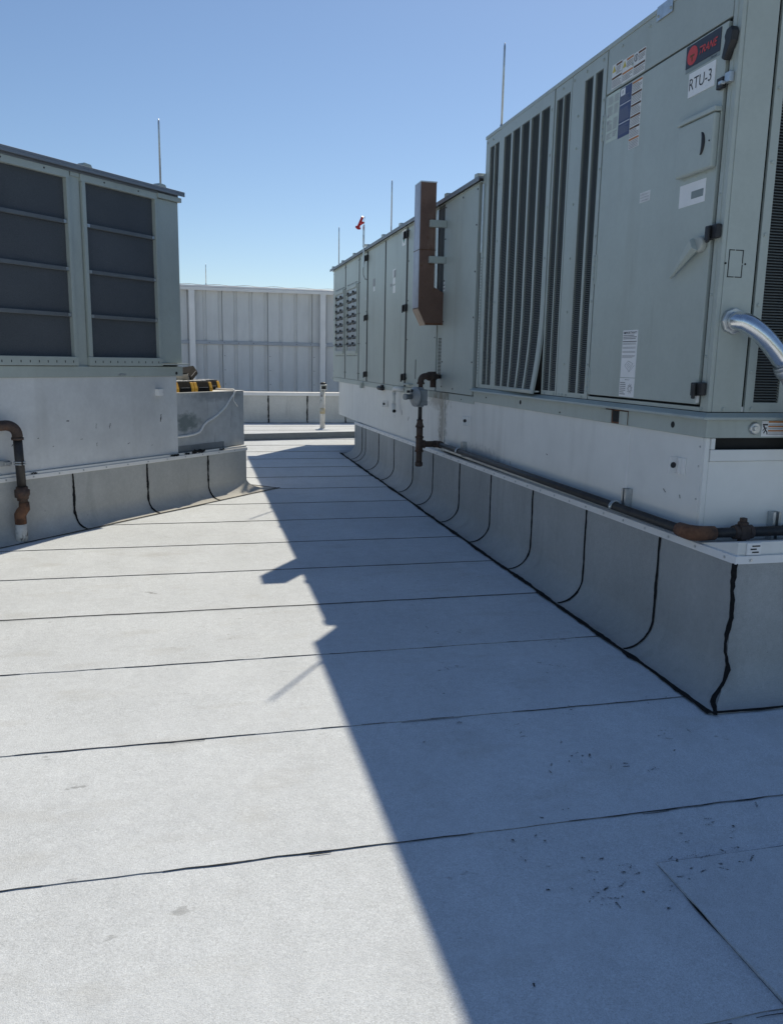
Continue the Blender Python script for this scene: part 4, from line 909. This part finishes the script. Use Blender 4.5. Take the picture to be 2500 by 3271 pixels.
def strut(parent, p, out, alongv, z0, z1):
    """U channel standing on end against the wall, with a strap round the pipe"""
    p = Vector(p); o = Vector(out); a = Vector(alongv)
    def bx(m_, o0, o1, a0, a1, za, zb):
        cs = [p+o*oo+a*aa for oo in (o0, o1) for aa in (a0, a1)]
        m_.add([(q.x, q.y, za) for q in (cs[0], cs[1], cs[3], cs[2])] + [(q.x, q.y, zb) for q in (cs[0], cs[1], cs[3], cs[2])], [(0, 1, 2, 3), (4, 5, 6, 7), (0, 1, 5, 4), (1, 2, 6, 5), (2, 3, 7, 6), (3, 0, 4, 7)])
    m_ = MB(); bx(m_, .002, .045, -.024, -.019, z0, z1); bx(m_, .002, .045, .019, .024, z0, z1); bx(m_, .002, .006, -.019, .019, z0, z1); bx(m_, .041, .045, -.019, -.009, z0, z1); bx(m_, .041, .045, .009, .019, z0, z1)
    return obj('strut_channel', m_, M_GALV, parent)
s1 = strut(G, (2.5, 4.305, 0), (-1, 0, 0), (0, 1, 0), .745, .885); s2 = strut(G, (2.5, 7.33, 0), (-1, 0, 0), (0, 1, 0), .72, .86); s3 = strut(G, (2.93, 3.62, 0), (0, -1, 0), (1, 0, 0), .70, .865)
def strap(parent, c, axis, toward):
    """pipe clamp of two rings with a bolted tab"""
    c = Vector(c); axis = Vector(axis); t = Vector(toward); m_ = MB()
    for k in (-.009, .009):
        ring = [c+axis*k+(t*math.cos(q)+Vector((0, 0, 1))*math.sin(q))*.031 for q in [-.3+(math.pi+.6)*i/12 for i in range(13)]]
        m_.tube(ring, .0045, 6)
    m_.box(min(c.x-.006, c.x-t.x*.05), max(c.x+.006, c.x-t.x*.05), min(c.y-.006, c.y-t.y*.05), max(c.y+.006, c.y-t.y*.05), c.z+.026, c.z+.031) if False else None
    e = c-t*.034; m_.tube([e+Vector((0, 0, -.018)), e+Vector((0, 0, .012))], .006, 8)
    return obj('pipe_strap', m_, M_GALV, parent)
strap(G, (px, 4.335, pz), (0, 1, 0), (1, 0, 0)); strap(G, (px, 7.30, pz), (0, 1, 0), (1, 0, 0)); strap(G, (2.965, 3.542, pz), (1, 0, 0), (0, 1, 0))
# condensate drain
D = thing('drain_pipe', 'short white plastic drain pipe hanging from the right unit base rail', 'pipe', FW, (2.43, 9.9, .95))
dy = 9.95
obj('drain_elbow', MB().tube([(2.5, dy-.25, 1.262), (2.44, dy-.2, 1.262), (2.43, dy-.03, 1.262), (2.43, dy, 1.25), (2.43, dy+.005, 1.22)], .026, 12), M_PVC, D)
obj('drain_pipe_leg', MB().tube([(2.43, dy+.005, 1.23), (2.43, dy+.005, 1.04)], .023, 12).tube([(2.43, dy+.005, 1.18), (2.43, dy+.005, 1.20)], .027, 12), M_PVC, D)
obj('drain_outlet', MB().tube([(2.43, dy+.005, 1.08), (2.43, dy+.005, 1.02), (2.428, dy-.01, 1.0), (2.42, dy-.07, .99)], .028, 12), M_PVC, D)
obj('drain_mouth', MB().tube([(2.42, dy-.069, .99), (2.4195, dy-.0715, .9897)], .021, 12), M_DARK, D)
# left
GL = thing('gas_pipe', 'gas pipe rising in front of the left curb, rusty and white at its foot', 'pipe', FL, (.115, 4.31, LZ(.115, 4.31)))
x, y = .115, 4.33
obj('pipe_foot', MB().tube([(x, y-.03, LZ(x, y)-.01), (x, y-.03, .15), (x, y-.03, .235)], [.050, .046, .044], 14), M_PAINTPIPE, GL, FL)
obj('pipe_offset', MB().tube([(x, y-.03, .225), (x, y-.032, .30), (x, y-.01, .33), (x, y+.012, .35), (x, y+.01, .40)], [.045, .047, .045, .045, .04], 14), M_RUSTPLATE, GL, FL)
obj('union', MB().tube([(x, y+.006, .39), (x, y+.006, .42), (x, y+.004, .425), (x, y+.004, .445), (x, y, .455), (x, y, .505), (x, y, .512), (x, y, .53)], [.036, .036, .047, .047, .060, .060, .046, .046], 12), M_FITTING, GL, FL)
obj('riser', MB().tube([(x, y, .52), (x, y-.012, .93)], .036, 16), M_IRON, GL, FL)
pts = [(x, y-.012, .92), (x, y-.012, .955)] + [(x-.03*(1-math.cos(a)), y-.012-.08*(1-math.cos(a)), .955+.08*math.sin(a)) for a in [math.pi/2*i/7 for i in range(1, 8)]]+[(.06, y-.2, 1.03), (.0, y-.3, 1.03)]
mb = MB().tube(pts, .042, 16); mb.tube([(x, y-.012, .915), (x, y-.012, .935)], .048, 16); obj('elbow', mb, M_FITTING, GL, FL)
mb = MB()
for z in (.717, .735):
    mb.tube([(x+.042*math.cos(q), y-.005+.042*math.sin(q), z) for q in [2*math.pi*i/18 for i in range(18)]], .006, 6)
mb.box(.0, .06, y-.14, y-.05, .705, .748).box(.062, .08, y-.11, y-.05, .715, .738); obj('pipe_strap', mb, M_GALV, GL, FL)

# ------------------------------------------------------------------ lightning rods
def rod(label, frame, p, h, base_h=.05):
    T = thing('lightning_rod', label, 'lightning rod', frame, p, 'lightning rods on the roof equipment')
    x, y, z = p
    obj('rod', MB().tube([(x, y, z), (x, y, z+h-.03), (x, y, z+h)], [.009, .009, .003], 8), M_GALV, T, frame)
    obj('rod_base', MB().tube([(x, y, z), (x, y, z+base_h)], .014, 8).box(x-.04, x+.04, y-.04, y+.04, z, z+.006), M_GALV, T, frame)
rod('thin lightning rod on the corner of the left unit roof', FL, (-.06, 6.19, 3.187), .64)
rod('thin lightning rod at the far end of the right unit roof', FR, (.06, 14.75, 3.187), .70)
rod('thin lightning rod on the right unit roof between the red handle and the rusty flue', FR, (.06, 10.80, 3.187), .70)
rod('tallest lightning rod, on the high louvered section of the right unit', FR, (.06, 6.88, 3.503), .68)

# red handle on a bracket at the roof edge of the right unit
K = thing('red_handle_bracket', 'red plastic handle tethered to a flat metal bracket above the right unit roof edge', 'handle', FR, (-.03, 11.97, 2.9))
obj('bracket_post', MB().box(-.066, -.058, 11.94, 12.0, 2.92, 3.22), M_GALV, K, FR)
obj('bracket_plate', MB().box(-.068, -.06, 11.925, 12.035, 3.20, 3.50).box(-.06, -.02, 11.93, 11.945, 3.20, 3.235), M_GALV, K, FR, bevel=.003)
obj('bracket_hook', MB().tube([(-.072, 11.99-.012*math.sin(a), 3.33+.028*math.cos(a)) for a in [math.pi*i/8 for i in range(9)]], .004, 6), M_LBL, K, FR)
c = Vector((-.125, 12.1, 3.475)); d_ = Vector((.05, -.12, .155)).normalized()
hd = obj('red_handle', MB().tube([c-d_*.01, c, c+d_*.012, c+d_*.02, c+d_*.18, c+d_*.185], [.028, .042, .040, .021, .019, .014], 14).tube([c+d_*.06, c+d_*.06+Vector((.035, -.05, .015)), c+d_*.06+Vector((.05, -.075, .015))], [.022, .018, .014], 10), M_RED, K, FR)
obj('tether', MB().tube([c+d_*.17, c+d_*.17+Vector((.03, -.05, .005)), Vector((-.064, 11.975, 3.55)), Vector((-.064, 11.97, 3.49))], .003, 6), M_GALV, K, FR)
obj('tether_wire', MB().tube([(-.04, 11.99, 3.02), (-.05, 12.05, 2.90), (-.045, 12.06, 2.82), (-.03, 11.99, 2.75), (-.02, 11.97, 2.76)], .004, 6), M_IRON, K, FR)

# ------------------------------------------------------------------ rope and rubber blocks on the grey box
mb = MB(); rp = [(-.35, 7.19, 1.252), (-.12, 7.19, 1.252), (-.04, 7.19, 1.253), (-.012, 7.182, 1.235), (-.016, 7.168, 1.20), (-.018, 7.135, 1.17), (-.018, 7.089, 1.126), (-.018, 7.03, 1.066), (-.018, 6.972, 1.031), (-.018, 6.905, .991), (-.018, 6.821, .952), (-.018, 6.73, .921), (-.018, 6.675, .887), (-.018, 6.647, .853), (-.018, 6.61, .819), (-.018, 6.522, .801), (-.018, 6.419, .793), (-.02, 6.277, .791), (-.035, 6.266, .79)]
RP = thing('rope', 'white rope draped down the front of the grey metal box', 'rope', FL, (-.018, 6.8, .80))
obj('rope_strand', MB().tube(rp, .011, 10), M_ROPE, RP, FL)
obj('rope_end', MB().tube([(-.012, 7.17, 1.19), (-.014, 7.163, 1.136), (-.014, 7.19, 1.11), (-.014, 7.233, 1.062)], [.004, .003, .008, .004], 8), M_ROPE, RP, FL)
def block(label, y0, y1, x0, x1, z, rz=None, cover=True, bands=True, group='rubber pipe support blocks'):
    base = (( x0+x1)/2, (y0+y1)/2, z)
    fr_ = FL @ Matrix.Translation(base) @ (rz if rz else Matrix.Identity(4))
    T = thing('support_block', label, 'support block', fr_, (0, 0, 0), group)
    hx, hy, h = (x1-x0)/2, (y1-y0)/2, .098
    body = MB(); pr = [(-hx, 0), (hx, 0), (hx, .035), (hx-.022, h), (-hx+.022, h), (-hx, .035)]
    body.prism(pr, -hy+.045, hy-.045, 'y'); obj('block_body', body, M_RUBBER, T, fr_, bevel=.003)
    if not bands: obj('block_end', MB().box(-hx*.8, hx*.8, -hy+.03, -hy+.06, .01, h-.01), M_INKG, T, fr_)
    for a, b in ((-hy, -hy+.044), (hy-.044, hy)) if bands else ():
        mb = MB(); mb.prism([(p[0]*1.03, p[1]*1.01) for p in pr], a, b, 'y'); obj('yellow_band', mb, M_YEL, T, fr_, bevel=.004)
    obj('block_groove', B(hx-.004, hx+.0015, -hy+.07, hy-.07, .042, .046), M_INKG, T, fr_)
    if cover:
        f_ = obj('top_frame', B(-hx+.015, hx-.03, -hy+.01, hy-.01, h+.002, h+.012), M_BLACK, T, fr_, bevel=.002)
        for i in range(2):
            for j in range(3):
                xa = -hx+.03+i*(2*hx-.08)/2; ya = -hy+.02+j*(2*hy-.04)/3
                obj('top_plate', MB().prism([(xa+.012, ya+.006), (xa+(2*hx-.08)/2-.02, ya+.006), (xa+(2*hx-.08)/2-.008, ya+.04), (xa+(2*hx-.08)/2-.02, ya+(2*hy-.04)/3-.008), (xa+.012, ya+(2*hy-.04)/3-.008), (xa, ya+.04)], h+.0125, h+.017, 'z'), M_LBL, f_, fr_)
    return T
block('black rubber block with yellow ends next to the left unit, front left of the pile', 6.31, 6.58, -.26, -.05, 1.2415)
block('black rubber block with yellow ends in the middle of the pile on the metal box', 6.588, 6.863, -.26, -.05, 1.2415)
block('black rubber block with yellow ends at the right rear of the pile', 6.98, 7.27, -.50, -.29, 1.2415)
tl = Matrix.Rotation(R(24), 4, 'X') @ Matrix.Rotation(R(20), 4, 'Z')
block('tipped plain black rubber block lying on top of the pile', 6.70, 6.99, -.47, -.30, 1.372, tl, False, False)
block('black rubber block under the tipped one at the left rear of the pile', 6.66, 6.97, -.50, -.29, 1.2415)
block('rearmost visible rubber block of the pile, behind the tipped one', 6.93, 7.24, -.74, -.53, 1.2415)

# ------------------------------------------------------------------ parapet wall far back
YP = 18.5; zp = roofz(0, YP)
PW = thing('parapet_wall', 'low grey flashed parapet wall across the far end of the roof', 'wall', FW, (2, YP+.15, zp))
obj('parapet_body', B(-12, 12, YP+.004, YP+.3, zp-.1, .845), M_FLASHP, PW)
sp = [1.64+.87*i for i in range(-15, 12)]
curb_side(PW, FW, lambda s, o: (s, YP-o), sp, lambda s: .83, .10, 0, 0, .018, 1.1, M_FLASHP)
obj('coping', MB().box(-12, 2.9, YP-.035, YP+.34, .845, .862).box(-12, 2.9, YP-.035, YP-.028, .79, .845), M_FWHITE, PW, bevel=.003)
obj('coping', MB().box(2.905, 12, YP-.037, YP+.342, .846, .864).box(2.905, 12, YP-.037, YP-.03, .79, .846), M_FWHITE, PW, bevel=.003)

# ------------------------------------------------------------------ metal screen wall beyond the parapet
YF = 21.2; k_ = 21.2/20.8
F = thing('screen_wall', 'tall pale ribbed metal screen wall beyond the parapet', 'screen wall', FW, (1.6, YF, roofz(0, YF)))
xr = .75*k_; pw = 1.1*k_
for i in range(-7, 9):
    x0 = xr+pw*i; prof_ = []; st = pw/3
    for j in range(3):
        a = x0+st*j
        prof_ += [(a+(.0 if j else .004), .0), (a+st-.10 if j < 3 else 0, 0), (a+st-.088, .04), (a+st-.018, .04), (a+st-.006, 0)]
    for za, zb in ((1.97, 3.235), (.3, 1.968)):
        mb = MB(); n = len(prof_); vs = []
        for x, d in prof_: vs += [(x, YF+d, za), (x, YF+d, zb)]
        mb.add(vs, [(2*q, 2*q+2, 2*q+3, 2*q+1) for q in range(n-1)]); p = obj('panel', mb, M_FENCE, F, solid=.003)
        if -2 < i < 4: bolts(p, FW, (0, -1, 0), [(x0+.05, YF-.003, z) for z in ([2.35, 2.75] if za > 2 else [.95, 1.3, 1.65])], BOLTD, .9)
    obj('joint', B(x0-.006, x0+.004, YF-.003, YF+.003, .3, 3.235), M_IRON, F)
gt = obj('girt', MB().box(-8, 11, YF-.055, YF-.004, 1.926, 2.004), M_GIRT, F, bevel=.003)
bolts(gt, FW, (0, -1, 0), [(-1+.36*i, YF-.056, 1.965) for i in range(16)], BOLTD, .9)
for x0 in (-3.29, -.035, 3.19, 6.43): obj('post', MB().box(x0, x0+.14, YF-.16, YF-.06, .3, 3.24), M_FWHITE, F, bevel=.004)
obj('top_rail', MB().box(-8, 11, YF-.17, YF+.05, 3.24, 3.275).box(-8, 11, YF-.172, YF-.165, 3.21, 3.24), M_FWHITE, F, bevel=.003)
obj('top_pipe', MB().tube([(-8, YF-.06, 3.31), (11, YF-.06, 3.305)], .028, 10), M_FWHITE, F)
mb = MB(); pts = [(-3+.1*i, YF-.02+.02*math.sin(i*.7), 3.352+.012*math.sin(i*.9)) for i in range(80)]; mb.tube(pts, .007, 6); obj('ground_cable', mb, M_GALV, F)
rod('short far lightning rod on top of the pale screen wall', FW, (.39, YF, 3.34), .50)
# old riser post in front of the parapet
RS = thing('vent_post', 'peeling white post with a small grey box on top in front of the parapet', 'post', FW, (2.597, 16.8, roofz(0, 16.8)))
x, y, z0 = 2.595, 16.8, roofz(0, 16.8)
obj('post_tube', MB().tube([(x, y, z0), (x, y, .98)], .052, 14), M_PAINTPIPE, RS)
obj('post_base', MB().tube([(x, y, z0), (x, y, z0+.02), (x, y, z0+.035)], [.17, .12, .055], 18), M_ROOF, RS)
obj('post_stain', MB().tube([(x, y, .50), (x, y, .62)], .0535, 14), M_OCHRE, RS)
obj('post_head', MB().box(x-.055, x+.08, y-.07, y+.07, .985, 1.10), M_GALV, RS, bevel=.008)
obj('post_head_window', B(x-.03, x+.06, y-.074, y-.0705, 1.005, 1.07), M_DARK, RS)
obj('post_cap', MB().tube([(x+.01, y, 1.10), (x+.01, y, 1.13), (x+.01, y, 1.142)], [.058, .058, .03], 12), M_IRON, RS)
